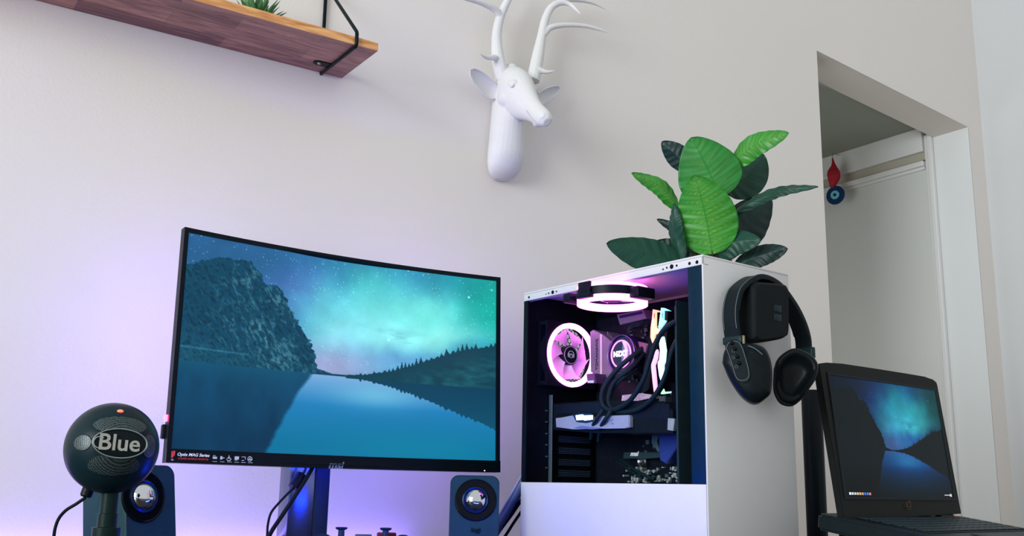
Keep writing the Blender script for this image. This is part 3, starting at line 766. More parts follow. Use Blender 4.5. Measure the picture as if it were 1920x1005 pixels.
# ------------------------------------------------------------------ wooden wall shelf with a wire bracket and a small succulent
wood = bpy.data.materials.new('acacia_wood'); wood.use_nodes = True
N = wood.node_tree.nodes; L = wood.node_tree.links; bs = N['Principled BSDF']
tc = N.new('ShaderNodeTexCoord'); mp = N.new('ShaderNodeMapping'); mp.inputs['Scale'].default_value = (1, 1, 1); L.new(tc.outputs['Object'], mp.inputs[0])
br = N.new('ShaderNodeTexBrick'); br.inputs['Scale'].default_value = 1; br.inputs['Brick Width'].default_value = .26; br.inputs['Row Height'].default_value = .048
br.inputs['Mortar Size'].default_value = .0006; br.offset = .43; br.inputs['Color1'].default_value = (0, 0, 0, 1); br.inputs['Color2'].default_value = (1, 1, 1, 1); br.inputs['Mortar'].default_value = (.3, .3, .3, 1)
L.new(mp.outputs[0], br.inputs[0])
mp2 = N.new('ShaderNodeMapping'); mp2.inputs['Scale'].default_value = (2.2, 16, 16); L.new(tc.outputs['Object'], mp2.inputs[0])
n1 = N.new('ShaderNodeTexNoise'); n1.inputs['Scale'].default_value = 4; n1.inputs['Detail'].default_value = 6; n1.inputs['Distortion'].default_value = 1.6; L.new(mp2.outputs[0], n1.inputs[0])
ad = N.new('ShaderNodeMath'); ad.operation = 'MULTIPLY_ADD'; ad.inputs[1].default_value = .32; L.new(br.outputs['Color'], ad.inputs[0])
ml = N.new('ShaderNodeMath'); ml.operation = 'MULTIPLY'; ml.inputs[1].default_value = .78; L.new(n1.outputs[0], ml.inputs[0]); L.new(ml.outputs[0], ad.inputs[2])
cr = N.new('ShaderNodeValToRGB'); e = cr.color_ramp.elements
e[0].position = .22; e[0].color = lin((70, 48, 50))+(1,); e[1].position = .82; e[1].color = lin((190, 140, 118))+(1,)
k_ = cr.color_ramp.elements.new(.5); k_.color = lin((128, 84, 80))+(1,)
L.new(ad.outputs[0], cr.inputs[0])
# the front edge is coloured lighter and more orange
ge = N.new('ShaderNodeNewGeometry'); se = N.new('ShaderNodeSeparateXYZ'); L.new(ge.outputs['True Normal'], se.inputs[0])
gt = N.new('ShaderNodeMath'); gt.operation = 'LESS_THAN'; gt.inputs[1].default_value = -.7; L.new(se.outputs['Y'], gt.inputs[0])
c2 = N.new('ShaderNodeValToRGB'); e = c2.color_ramp.elements
e[0].position = .3; e[0].color = lin((188, 118, 56))+(1,); e[1].position = .68; e[1].color = lin((238, 184, 122))+(1,); L.new(n1.outputs[0], c2.inputs[0])
mx = N.new('ShaderNodeMix'); mx.data_type = 'RGBA'; L.new(gt.outputs[0], mx.inputs[0]); L.new(cr.outputs[0], mx.inputs[6]); L.new(c2.outputs[0], mx.inputs[7])
L.new(mx.outputs[2], bs.inputs['Base Color']); bs.inputs['Roughness'].default_value = .5
bk = hy(640.3, 146.3, -.001); ZB = bk.z; fr = hz(710.4, 96.4, ZB); ft = hy(711.7, 81, fr.y)
sx1 = (bk.x+fr.x)/2
shelf = thing('wall_shelf', 'thick wooden wall shelf held by black wire brackets', 'shelf', Matrix.Translation((sx1, 0, ZB)) @ Matrix.Rotation(-.007, 4, 'Y'))
b = B(); box(b, (-.92, fr.y, 0), (0, -.0006, ft.z-ZB), .0012); obj('shelf_board', b, wood, shelf, smooth=0)
xb = hy(603, 141, -.006).x-sx1
XW = xb+sx1
def br_p(px, py): q = hx(px, py, XW); return (xb, q.y, q.z-ZB)
yf = fr.y-.0035; u3 = br_p(680, 50); u4 = br_p(636, 0)
dy = (u4[1]-u3[1]); dz = (u4[2]-u3[2]); kk = (-.004-u3[1])/dy
b = B(); r_ = .0036
loopp = [(xb, -.004, u3[2]+dz*kk), (xb, -.004, -.0035), (xb, yf+.004, -.0035), (xb, yf, .001), (xb, yf, u3[2]-.006), (xb, yf+.002, u3[2]), (xb, -.010, u3[2]+dz*(kk*.97)), (xb, -.004, u3[2]+dz*kk)]
tube(b, loopp, r_, n=12, sm=0); obj('wire_bracket', b, mat('black_wire', (12, 26, 30), .4, .3), shelf)
b = B(); tube(b, [(-.92-xb, p_[1], p_[2]) for p_ in loopp], r_, n=12, sm=0); obj('wire_bracket', b, mat('black_wire', (0, 0, 0)), shelf)
b = B(); q = br_p(620, 110)
pts = [(xb+.0, q[1]-.011), (xb-.028, q[1]-.009), (xb-.035, q[1]-.004), (xb-.035, q[1]+.004), (xb-.028, q[1]+.009), (xb, q[1]+.011)]
prism(b, [(x, y, -.0024) for x, y in pts], (0, 0, .0022)); tb_ = obj('bracket_tab', b, mat('black_wire', (0, 0, 0)), shelf)
b = B(); lathe(b, (xb-.024, q[1], -.0024), (0, 0, -1), [(.004, 0), (.0035, .0014), (.0001, .002)], n=16); obj('screw', b, steel, tb_)
# succulent
sc_c = hy(482, 20, fr.y*.36)
suc = thing('potted_succulent', 'small spiky green succulent standing on the wooden shelf', 'plant', Matrix.Translation((sc_c.x, fr.y*.36, ft.z+.0004-.007*(sx1-sc_c.x))))
b = B(); lathe(b, (0, 0, 0), (0, 0, 1), [(.0235, 0), (.025, .002), (.028, .022), (.026, .022), (.025, .016), (.0001, .016)], n=32); obj('pot', b, mat('pot_white', (225, 225, 222), .35), suc)
sm_ = mat('succulent_green', (60, 112, 62), .45, var=.35, ns=70); rs = random.Random(9)
for k in range(40):
    a = k*2.4; el = .22+1.1*(k/40); ln = .046+.022*rs.random()
    d = Vector((math.cos(a)*math.cos(el), math.sin(a)*math.cos(el), math.sin(el)))
    p0 = Vector((0, 0, .020))+d*.004; p1 = p0+d*ln*.5+Vector((0, 0, .001)); p2 = p0+d*ln+Vector((0, 0, .006))
    b = B(); tube(b, [p0, p1, p2], [.0062, .0054, .0004], n=8, sm=4, flat=.5); obj('leaf', b, sm_, suc, smooth=60)

# ------------------------------------------------------------------ white stag head on the wall
DX = 1.17
deer = thing('stag_head', 'white sculpted stag head with branching antlers mounted on the wall', 'wall sculpture', Matrix.Translation((DX, 0, 1.50)))
def dl(v): return Vector(v)-Vector((DX, 0, 1.50))
b = B()
def ering(cx, cy, cz, rx, ry, X, Y, n=24, pw=2.0):
    X = Vector(X); Y = Vector(Y); out = []
    for k in range(n):
        a = 2*PI*k/n; c_, s_ = math.cos(a), math.sin(a)
        c_ = math.copysign(abs(c_)**(2/pw), c_); s_ = math.copysign(abs(s_)**(2/pw), s_)
        out.append(dl((cx, cy, cz))+X*c_*rx+Y*s_*ry)
    return out
Zx = (1, 0, 0)
def seg(pts):
    A = spline([p[:3] for p in pts], 5); R2 = spline([(p[3], p[4], 0) for p in pts], 5)
    rings(b, [ering(a.x, a.y, a.z, r.x, r.y, pts[0][5], pts[0][6]) for a, r in zip(A, R2)])
U = (0, -1, 0)
seg([(DX, -.012, 1.530, .014, .012, Zx, U), (DX, -.021, 1.538, .030, .021, Zx, U), (DX, -.029, 1.553, .040, .029, Zx, U), (DX, -.035, 1.577, .044, .035, Zx, U), (DX, -.038, 1.61, .0425, .037, Zx, U),
     (DX, -.040, 1.65, .040, .039, Zx, U), (DX, -.042, 1.69, .038, .040, Zx, U), (DX, -.045, 1.73, .036, .037, Zx, U), (DX, -.046, 1.755, .030, .029, Zx, U)])
P0 = Vector((DX, -.038, 1.758)); P1 = Vector((DX, -.186, 1.622)); D = (P1-P0).normalized(); Nn = Vector((0, D.z, -D.y))
if Nn.z < 0: Nn = -Nn
def head(t, up, rx, ry):
    c_ = P0+(P1-P0)*t+Nn*up; return (c_.x, c_.y, c_.z, rx, ry, Zx, tuple(Nn))
seg([head(-.16, -.010, .016, .018), head(-.04, -.004, .031, .034), head(.12, -.004, .0385, .046), head(.28, -.009, .0385, .051), head(.42, -.012, .0335, .0455), head(.56, -.011, .0265, .0350),
     head(.70, -.009, .0205, .0262), head(.82, -.007, .0185, .0225), head(.92, -.005, .0185, .0205), head(.99, -.004, .0160, .0165), head(1.04, -.005, .0085, .0095)])
for s in (-1, 1):
    # brow ridge, cheek, eye socket bump, nostril rim
    q = P0+(P1-P0)*.33+Nn*.012; sphere(b, dl((DX+s*.0275, q.y, q.z)), .0100, .9, 1.5, 1)
    q = P0+(P1-P0)*.30-Nn*.024; sphere(b, dl((DX+s*.0195, q.y, q.z)), .0225)
    q = P0+(P1-P0)*.99+Nn*.003; torus(b, dl((DX+s*.0125, q.y, q.z)), (s*.85, -.5, .15), .0046, .0024, n=16, m=8)
    sphere(b, dl((DX+s*.021, -.040, 1.778)), .0150, 1, 1, 1.2)
sphere(b, dl((DX, -.047, 1.778)), .0175)
q = P0+(P1-P0)*.90-Nn*.022; sphere(b, dl((DX, q.y, q.z)), .010, 1.1, 1.3, .7)
hd_ = obj('head', b, deerm, deer)
remesh(hd_, .0016, 9, .5)
# eyes, mouth line
for s in (-1, 1):
    q = P0+(P1-P0)*.365+Nn*.0125; c_ = Vector(dl((DX+s*.0318, q.y, q.z)))
    b = B(); sphere(b, c_, .0058, 1, 1, 1, 20, 14); eo = obj('eye', b, deerm, deer)
    nn_ = Vector((s*.85, -.35, .2)).normalized(); tt = (D*1).normalized()
    b = B(); torus(b, c_+nn_*.0026, nn_, .0062, .0012, n=24, m=6, sx=1.15, sy=.72, X=tt); obj('eyelid', b, deerm, deer)
b = B()
for s in (-1, 1):
    pts = []
    for t, dn, w_ in ((1.0, -.013, .004), (.95, -.0150, .0145), (.88, -.0150, .0180), (.80, -.0125, .0198), (.74, -.0100, .0205)):
        q = P0+(P1-P0)*t+Nn*dn; pts.append(dl((DX+s*w_, q.y, q.z)))
    tube(b, pts, .0008, n=6)
obj('mouth_line', b, mat('resin_groove', (190, 190, 196), .8, var=.02), deer)
def ear(base, tip, out, w):
    base = dl(base); tip = dl(tip); d = tip-base; ln = d.length; d.normalize()
    o_ = Vector(out); o_ = (o_-d*o_.dot(d)).normalized(); s_ = d.cross(o_)
    b = B(); n = 14; m = 12; outer = []; inner = []
    for i in range(n+1):
        t = i/n; ww = w*(math.sin(PI*min(1, t*.80+.18))**.50) if t < 1 else .0006
        if t < .12: ww *= .55+.45*t/.12
        dep = ww*.75
        ro = []; ri = []
        for k in range(m+1):
            a = PI*k/m
            ro.append(base+d*ln*t+s_*math.cos(a)*ww-o_*math.sin(a)*dep+o_*.001)
        for k in range(m+1):
            a = PI-PI*k/m
            ri.append(base+d*ln*t+s_*math.cos(a)*ww*.86-o_*math.sin(a)*dep*.68+o_*.002)
        outer.append(ro+ri)
    rings(b, outer); return obj('ear', b, deerm, deer, smooth=50)
def hyv(px, py, y): v = hy(px, py, y); return (v.x, v.y, v.z)
ear(hyv(932, 180, -.045), hyv(881, 131, -.062), (-.35, -1, -.05), .0215)
ear(hyv(1004, 190, -.058), hyv(1049, 166, -.045), (.2, -.9, -.45), .0190)
def antler(paths):
    b = B()
    for pts, rs_ in paths: tube(b, [dl(hyv(*p)) for p in pts], rs_, n=12, sm=6)
    o = obj('antler', b, deerm, deer, smooth=60); remesh(o, .0016, 2, .5); return o
antler([([(943, 150, -.050), (934, 110, -.050), (931, 70, -.048), (936, 38, -.048), (945, 15, -.050), (958, -12, -.055), (965, -40, -.06)], [.0165, .0150, .0115, .0105, .0095, .0075, .006]),
        ([(937, 30, -.050), (925, 16, -.055), (900, 5, -.062), (868, -4, -.072), (845, -14, -.085)], [.0085, .0080, .0058, .0042, .0008]),
        ([(928, 108, -.060), (912, 108, -.072), (900, 101, -.085)], [.0075, .0042, .001])])
antler([([(999, 152, -.050), (1008, 108, -.050), (1015, 70, -.050), (1022, 38, -.052), (1033, 15, -.056), (1050, 5, -.064), (1068, 8, -.075), (1080, 18, -.090), (1091, 29, -.105)], [.0160, .0145, .0110, .0100, .0090, .0075, .0055, .0038, .0006]),
        ([(1040, 8, -.056), (1062, 0, -.05), (1090, 1, -.045), (1115, 7, -.045), (1139, 20, -.048)], [.0070, .0062, .0050, .0036, .0006]),
        ([(1018, 65, -.052), (1032, 52, -.056), (1058, 47, -.062), (1092, 48, -.070), (1120, 54, -.078), (1145, 63, -.088)], [.0090, .0075, .0060, .0052, .0040, .0006]),
        ([(1010, 131, -.060), (1026, 135, -.070), (1044, 132, -.080)], [.0072, .0046, .0006])])

# ------------------------------------------------------------------ rubber plant on top of the computer
PT = .75+PH
def leafmat(nm, c0, c1, rough=.32):
    m = bpy.data.materials.new(nm); m.use_nodes = True; N = m.node_tree.nodes; L = m.node_tree.links; b_ = N['Principled BSDF']
    a = N.new('ShaderNodeVertexColor'); a.layer_name = 'vein'
    nz = N.new('ShaderNodeTexNoise'); nz.inputs['Scale'].default_value = 28; nz.inputs['Detail'].default_value = 3
    tc = N.new('ShaderNodeTexCoord'); L.new(tc.outputs['Object'], nz.inputs[0])
    r = N.new('ShaderNodeValToRGB'); r.color_ramp.elements[0].position = .3; r.color_ramp.elements[1].position = .7
    r.color_ramp.elements[0].color = tuple(x*.72 for x in lin(c0))+(1,); r.color_ramp.elements[1].color = lin(c0)+(1,); L.new(nz.outputs[0], r.inputs[0])
    x = N.new('ShaderNodeMix'); x.data_type = 'RGBA'; L.new(a.outputs[0], x.inputs[0]); L.new(r.outputs[0], x.inputs[6]); x.inputs[7].default_value = lin(c1)+(1,)
    L.new(x.outputs[2], b_.inputs['Base Color']); b_.inputs['Roughness'].default_value = rough
    b_.inputs['Specular IOR Level'].default_value = .3
    return m
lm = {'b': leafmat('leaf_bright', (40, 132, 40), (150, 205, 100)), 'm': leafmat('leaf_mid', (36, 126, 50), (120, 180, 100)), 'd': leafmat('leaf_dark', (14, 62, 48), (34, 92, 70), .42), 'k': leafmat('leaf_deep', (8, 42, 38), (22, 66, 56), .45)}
pc_c = hd(1330, 470, 1.66)
plant = thing('rubber_plant', 'leafy green rubber plant in a low pot on top of the white computer', 'plant', Matrix.Translation((pc_c.x, pc_c.y, PT+.0005)))
OP = Vector((pc_c.x, pc_c.y, PT))
b = B(); lathe(b, (0, 0, 0), (0, 0, 1), [(.030, 0), (.034, .002), (.037, .028), (.035, .028), (.033, .022), (.0001, .022)], n=36); obj('pot', b, mat('pot_dark', (40, 40, 42), .5), plant)
b = B(); lathe(b, (0, 0, .021), (0, 0, 1), [(.033, 0), (.032, .0025), (.0001, .004)], n=24); obj('soil', b, mat('soil', (44, 32, 24), .9, var=.4, ns=200, bump=.6), plant)
stem_m = mat('stem_brown', (74, 66, 48), .6, var=.3, ns=80)
rsl = random.Random(5)
def leaf(pix, wpx, key, d0, d1, roll=0, fold=.25, skew=0, prof=1.0, curl=0, veins=7, stem=True):
    """pix: base, (mid), tip in the photo; d0, d1: how far off base and tip stand; roll turns the blade about its spine"""
    n = len(pix)
    ctl = [hd(px, py, d0+(d1-d0)*i/(n-1)) - OP for i, (px, py) in enumerate(pix)]
    sp = spline(ctl, 24 if n > 2 else 1) if n > 2 else [ctl[0].lerp(ctl[1], i/26) for i in range(27)]
    nu = len(sp); nv = 41
    view = (CAM-OP-ctl[0]).normalized()
    hw = wpx/FPX*(d0+d1)/2/2/max(.3, math.cos(roll))
    bm = B(); col = []; grid = []
    for i, p in enumerate(sp):
        t = i/(nu-1); d = (sp[min(i+1, nu-1)]-sp[max(i-1, 0)]).normalized()
        s = d.cross(view).normalized(); nrm = s.cross(d).normalized()
        s2 = s*math.cos(roll)+nrm*math.sin(roll); n2 = nrm*math.cos(roll)-s*math.sin(roll)
        w = hw*(math.sin(PI*t**(.80*prof)))**.62 if 0 < t < 1 else .0002
        row = []
        for k in range(nv):
            a = -1+2*k/(nv-1)
            z = -abs(a)*w*fold + curl*w*a*a
            vph = (t*veins*1.0-abs(a)*.9*(.6+.4*w/hw))
            vv = abs((vph % 1)-.5)*2; ridge = max(0, 1-(1-vv)*5.2)
            z += (.0010*math.sin(vph*2*PI))*(abs(a) ** .5)*(w/hw)+.0008*math.sin(11*t+3*a)
            co = p+s2*a*w+n2*z; co.z = max(co.z, .003); row.append(bm.verts.new(co))
            c = .62*ridge*(1-abs(a))**.7*(.4+.6*rsl.random() if k % 3 == 0 else .8)
            c += .16*(1-abs(a))+.10*math.sin(t*veins*16-abs(a)*9)*(1-abs(a)*.5)
            if abs(a) < .04: c = -.25
            col.append(max(0, min(1, c))*.85)
        grid.append(row)
    for i in range(nu-1):
        for k in range(nv-1): bm.faces.new((grid[i][k], grid[i][k+1], grid[i+1][k+1], grid[i+1][k]))
    me = bpy.data.meshes.new('leaf'); bm.to_mesh(me); bm.free()
    ca = me.color_attributes.new('vein', 'FLOAT_COLOR', 'POINT')
    ca.data.foreach_set('color', [x for c in col for x in (c, c, c, 1)])
    for p in me.polygons: p.use_smooth = True
    me.materials.append(lm[key]); o = bpy.data.objects.new('leaf', me); COL.objects.link(o); o.parent = plant
    so = o.modifiers.new('thickness', 'SOLIDIFY'); so.thickness = .0007; so.offset = 0
    if stem:
        b = B(); j = ctl[0]; base = Vector((j.x*.12, j.y*.12, .022)); tube(b, [base, (base+j)*.5+Vector((0, 0, .012)), j, sp[3]], [.0024, .0020, .0015, .0008], n=8); obj('leaf_stalk', b, stem_m, o)
    return o
leaf([(1336, 478), (1322, 400), (1302, 329)], 116, 'b', 1.62, 1.575, roll=.10, fold=.12, veins=8, prof=.92)
leaf([(1350, 372), (1328, 320), (1296, 258)], 124, 'm', 1.645, 1.62, roll=-.15, fold=.15, veins=5, prof=.95)
leaf([(1372, 312), (1415, 272), (1479, 250)], 44, 'b', 1.66, 1.60, roll=.5, fold=.2)
leaf([(1272, 392), (1237, 350), (1184, 325)], 32, 'b', 1.66, 1.62, roll=-.6, fold=.2)
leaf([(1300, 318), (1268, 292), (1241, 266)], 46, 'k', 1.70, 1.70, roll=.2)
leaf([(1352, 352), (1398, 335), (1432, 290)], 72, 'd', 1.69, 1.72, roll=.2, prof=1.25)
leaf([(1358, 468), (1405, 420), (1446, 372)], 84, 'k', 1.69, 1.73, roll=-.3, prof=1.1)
leaf([(1370, 404), (1423, 373), (1474, 355), (1534, 351)], 21, 'd', 1.66, 1.60, roll=.7, fold=.3)
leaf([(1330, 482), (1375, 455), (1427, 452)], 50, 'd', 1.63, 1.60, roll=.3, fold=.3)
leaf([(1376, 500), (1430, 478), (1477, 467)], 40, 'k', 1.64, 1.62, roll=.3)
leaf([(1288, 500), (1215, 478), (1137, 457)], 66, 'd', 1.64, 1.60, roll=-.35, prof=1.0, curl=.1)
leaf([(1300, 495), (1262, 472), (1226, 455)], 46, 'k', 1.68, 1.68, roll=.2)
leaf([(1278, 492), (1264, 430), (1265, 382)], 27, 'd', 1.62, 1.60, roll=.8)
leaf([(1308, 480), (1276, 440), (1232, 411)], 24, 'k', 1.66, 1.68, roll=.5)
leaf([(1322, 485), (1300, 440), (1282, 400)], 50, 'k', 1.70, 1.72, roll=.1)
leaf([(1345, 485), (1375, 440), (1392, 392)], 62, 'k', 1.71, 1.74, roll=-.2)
b = B()
tube(b, [(0, 0, .02), (-.006, .002, .07), (.002, .004, .13), (.004, .002, .18)], [.005, .0045, .0035, .002], n=10); obj('stem', b, stem_m, plant)
# ------------------------------------------------------------------ headphone hanger on the computer's front
XP = PD+.046
hz_ = thing('headphone_hanger', 'dark rounded block stuck to the front of the white computer case', 'hanger', PF.M)
def FX(px, py, x=None): return PX(px, py, XP if x is None else x)
pts = [FX(*p) for p in ((1424, 527), (1470, 531), (1480, 538), (1482, 552), (1482, 620), (1477, 631), (1466, 636), (1428, 642), (1419, 636), (1416, 625), (1415, 545), (1417, 533))]
cpt = sum(pts, Vector())/len(pts)
b = B(); rr = []
for sc, x in ((.90, PD+.0006), (.97, PD+.003), (1.0, PD+.012), (1.0, XP-.008), (.97, XP-.003), (.9, XP)):
    rr.append([Vector((x, cpt.y+(p.y-cpt.y)*sc, cpt.z+(p.z-cpt.z)*sc)) for p in spline(pts+[pts[0]], 4)[:-1]])
rings(b, rr); obj('block', b, mat('silicone_black', (14, 20, 22), .6, var=.1, bump=.1, bs=1500), hz_)
b = B(); pa = FX(1451, 571); pb = FX(1465, 586); box(b, (XP-.001, pa.y, pb.z), (XP+.0006, pb.y, pa.z), .0002)  # two lighter squares painted in for reflections on the block
obj('reflection_patch', b, mat('reflection_teal', (26, 44, 52), .35), hz_)
b = B(); pa = FX(1451, 588); pb = FX(1465, 603); box(b, (XP-.001, pa.y, pb.z), (XP+.0006, pb.y, pa.z), .0002)
obj('reflection_patch', b, mat('reflection_teal', (26, 44, 52), .35), hz_)

# ------------------------------------------------------------------ headphones
hp = thing('headphones', 'black leather headphones with stitched straps hanging on the computer front', 'headphones', PF.M)
leather = mat('black_leather', (15, 26, 30), .42, var=.15, ns=200, bump=.25, bs=1500)
stitch = mat('stitch_grey', (92, 108, 112), .6, var=.1)
near = [(1387, 640), (1381, 592), (1385, 556), (1397, 532), (1428, 514), (1463, 528), (1492, 564), (1511, 600), (1521, 633), (1523, 664)]
XN = PD+.038; XFa = PD+.011
nn = spline([FX(*p, XN) for p in near], 8)
b = B(); cen = sum(nn, Vector())/len(nn); rr = []; inn = []
for i, p in enumerate(nn):
    t = (nn[min(i+1, len(nn)-1)]-nn[max(i-1, 0)]).normalized(); o_ = Vector((0, -t.z, t.y)).normalized()
    if o_.dot(p-cen) > 0: o_ = -o_
    th = .0075 if 10 < i < len(nn)-10 else .0055
    rr.append([Vector((XN, p.y, p.z)), Vector((XN+.001, p.y, p.z))+o_*th*.5, Vector((XN, p.y, p.z))+o_*th, Vector((XFa, p.y, p.z))+o_*th, Vector((XFa-.001, p.y, p.z))+o_*th*.5, Vector((XFa, p.y, p.z))])
    inn.append(o_)
rings(b, rr); bd = obj('headband', b, leather, hp, smooth=50)
b = B(); tube(b, [Vector((XN-.002, p.y, p.z))-o_*.0003 for p, o_ in zip(nn, inn)][4:-4], .0005, n=6, sm=0); obj('stitching', b, stitch, bd)
b = B(); tube(b, [Vector((XFa+.002, p.y, p.z))-o_*.0003 for p, o_ in zip(nn, inn)][4:-4], .0005, n=6, sm=0); obj('stitching', b, stitch, bd)
# cups: n is the direction the near face looks (case axes)
n3 = Vector((.62, -.78, .0)).normalized()
def onp(px, py, c, n=n3):
    o = PF.I @ CAM; d = PF.I.to_3x3() @ ray(px, py); return o+d*((c-o).dot(n)/d.dot(n))
def cup(outl, cpx, secs, m, name, par, xoff):
    c0 = PX(cpx[0], cpx[1], PD+xoff)
    pts = spline([onp(px, py, c0) for px, py in outl+[outl[0]]], 5)[:-1]
    g = sum(pts, Vector())/len(pts); b = B(); rr = []
    for sc, h in secs: rr.append([g+(p-g)*sc+n3*h for p in pts])
    rings(b, rr); return obj(name, b, m, par, smooth=60), c0, g, pts
OL = [(1354, 680), (1357, 660), (1366, 649), (1400, 643), (1429, 649), (1442, 665), (1448, 695), (1446, 733), (1436, 746), (1421, 756), (1406, 755), (1387, 740), (1368, 712)]
carbon = mat('cup_black', (12, 20, 23), .3, var=.2, ns=90, bump=.1, bs=500)
cl, c0, g, pts = cup(OL, (1402, 700), [(.90, -.024), (.99, -.020), (1.0, -.010), (1.0, -.004), (.96, .002), (.88, .006), (.6, .009), (.2, .0100)], carbon, 'ear_cup', hp, .058)
cu, _, _, _ = cup(OL, (1402, 700), [(.72, -.0245), (.80, -.041), (.90, -.041), (.97, -.036), (.98, -.028), (.92, -.0245)], leather, 'ear_cushion', cl, .058)
def pl(px, py, h): return onp(px, py, g+n3*h)
K = lambda x, y: (1340+x*.1792, 590+y*.1792)
so = [K(*p) for p in ((108, 340), (130, 285), (180, 262), (240, 264), (285, 320), (330, 450), (368, 600), (366, 670), (340, 702), (295, 712), (245, 700), (213, 650), (175, 520), (140, 420))]
sp_ = spline([pl(a, c, .0095) for a, c in so+[so[0]]], 5)[:-1]
b = B(); prism(b, sp_, n3*.0028, .0006); st = obj('strap', b, leather, cl, smooth=50)
sg = sum(sp_, Vector())/len(sp_)
ring_ = [sg+(p-sg)*.90+n3*.0030 for p in sp_]
b = B(); tube(b, ring_+[ring_[0]], .00045, n=6, sm=0); obj('stitching', b, stitch, st)
for x, y in ((182, 297), (212, 357), (238, 437), (258, 508)):
    q = pl(*K(x, y), .0122); b = B(); lathe(b, q, n3, [(.0030, 0), (.0031, .0012), (.0018, .0026), (.0001, .003)], n=20); obj('stud', b, blackg, st)
for x, y in ((195, 380), (196, 448), (226, 545)):
    q = pl(*K(x, y), .0122); b = B(); torus(b, q, n3, .0020, .0005, n=16, m=6); obj('eyelet', b, mat('eyelet_grey', (90, 100, 104), .3, .6), st)
b = B(); q = pl(1407.5, 732.5, .0075); sdir = Vector((0, 0, 1)).cross(n3)
for d_ in (sdir+Vector((0, 0, .35)), Vector((0, 0, 1))-sdir*.35):
    d_ = d_.normalized(); tube(b, [q-d_*.0027, q+d_*.0027], .0006, n=6, sm=0)
obj('plus_mark', b, mat('print_white', (0, 0, 0)), cl, smooth=0)
b = B()   # bright rim line and weave ribs on the shell
tube(b, [pl(*K(*p), h) for p, h in (((350, 325), .0085), ((420, 355), .0085), ((490, 410), .007), ((515, 445), .006))], .0007, n=6)
obj('rim_highlight_piping', b, mat('piping_grey', (110, 128, 134), .3, .4), cl)
for k in range(13):
    b = B(); tube(b, [pl(*K(365+k*11, 395+k*14), .0086-.00025*k), pl(*K(385+k*11+12, 365+k*14+4), .0086-.00035*k)], .0005, n=5, sm=0)
    obj('weave_rib', b, mat('weave_grey', (40, 54, 58), .3), cl)
# sleeves where the band meets the cups
q0 = nn[1]; b = B(); box(b, (XFa-.0035, q0.y-.002, q0.z-.008), (XN+.004, q0.y+.0085, q0.z+.004), .002); slv = obj('band_sleeve', b, mat('sleeve_metal', (34, 52, 56), .3, .3), hp)
b = B(); box(b, (XN+.0035, q0.y+.002, q0.z-.012), (XN+.0055, q0.y+.0065, q0.z+.004), .0005); obj('sleeve_clip', b, mat('clip_gold', (150, 135, 110), .3, .8), slv)
OR = [(1451, 690), (1457, 673), (1470, 660), (1489, 651), (1508, 656), (1522, 664), (1532, 675), (1536, 690), (1530, 710), (1518, 728), (1505, 746), (1486, 760), (1466, 757), (1455, 744), (1450, 725)]
cr_, c1, g1, p1 = cup(OR, (1493, 708), [(.86, -.036), (.95, -.030), (1.0, -.018), (1.0, -.012)], carbon, 'ear_cup', hp, .062)
cup([(a, c) for a, c in OR], (1493, 708), [(.90, -.012), (.96, -.008), (.965, -.001), (.91, .004), (.80, .005), (.68, .001), (.58, -.007), (.3, -.0085)], mat('cushion_leather', (13, 20, 22), .3, var=.1, bump=.12, bs=900), 'ear_cushion', cr_, .062)
q1 = nn[-2]; b = B(); box(b, (XFa-.002, q1.y-.007, q1.z-.010), (XN+.004, q1.y+.004, q1.z+.008), .002); obj('band_sleeve', b, mat('sleeve_metal', (0, 0, 0)), hp)

# ------------------------------------------------------------------ ball microphone
MC = hd(210, 840, 1.26); MRd = .0517
mic = thing('microphone', 'round black microphone on a pole at the far left of the desk', 'microphone', Matrix.Translation((MC.x, MC.y, .7506)))
O_ = Vector((0, 0, MC.z-.7506))
mball = mat('mic_black', (16, 36, 42), .33, var=.08, ns=50, bump=.03, bs=900)
mic_ax = hd(205, 940, 1.26)-MC; mic_ax.z = 0
b = B(); sphere(b, O_, MRd, u=64, v=40); ball = obj('body', b, mball, mic, smooth=60)
tc_ = (CAM-MC).normalized(); f_ = (tc_+_R*.17+Vector((0, 0, 1))*.10).normalized(); s1 = Vector((0, 0, 1)).cross(f_).normalized(); u1 = f_.cross(s1)
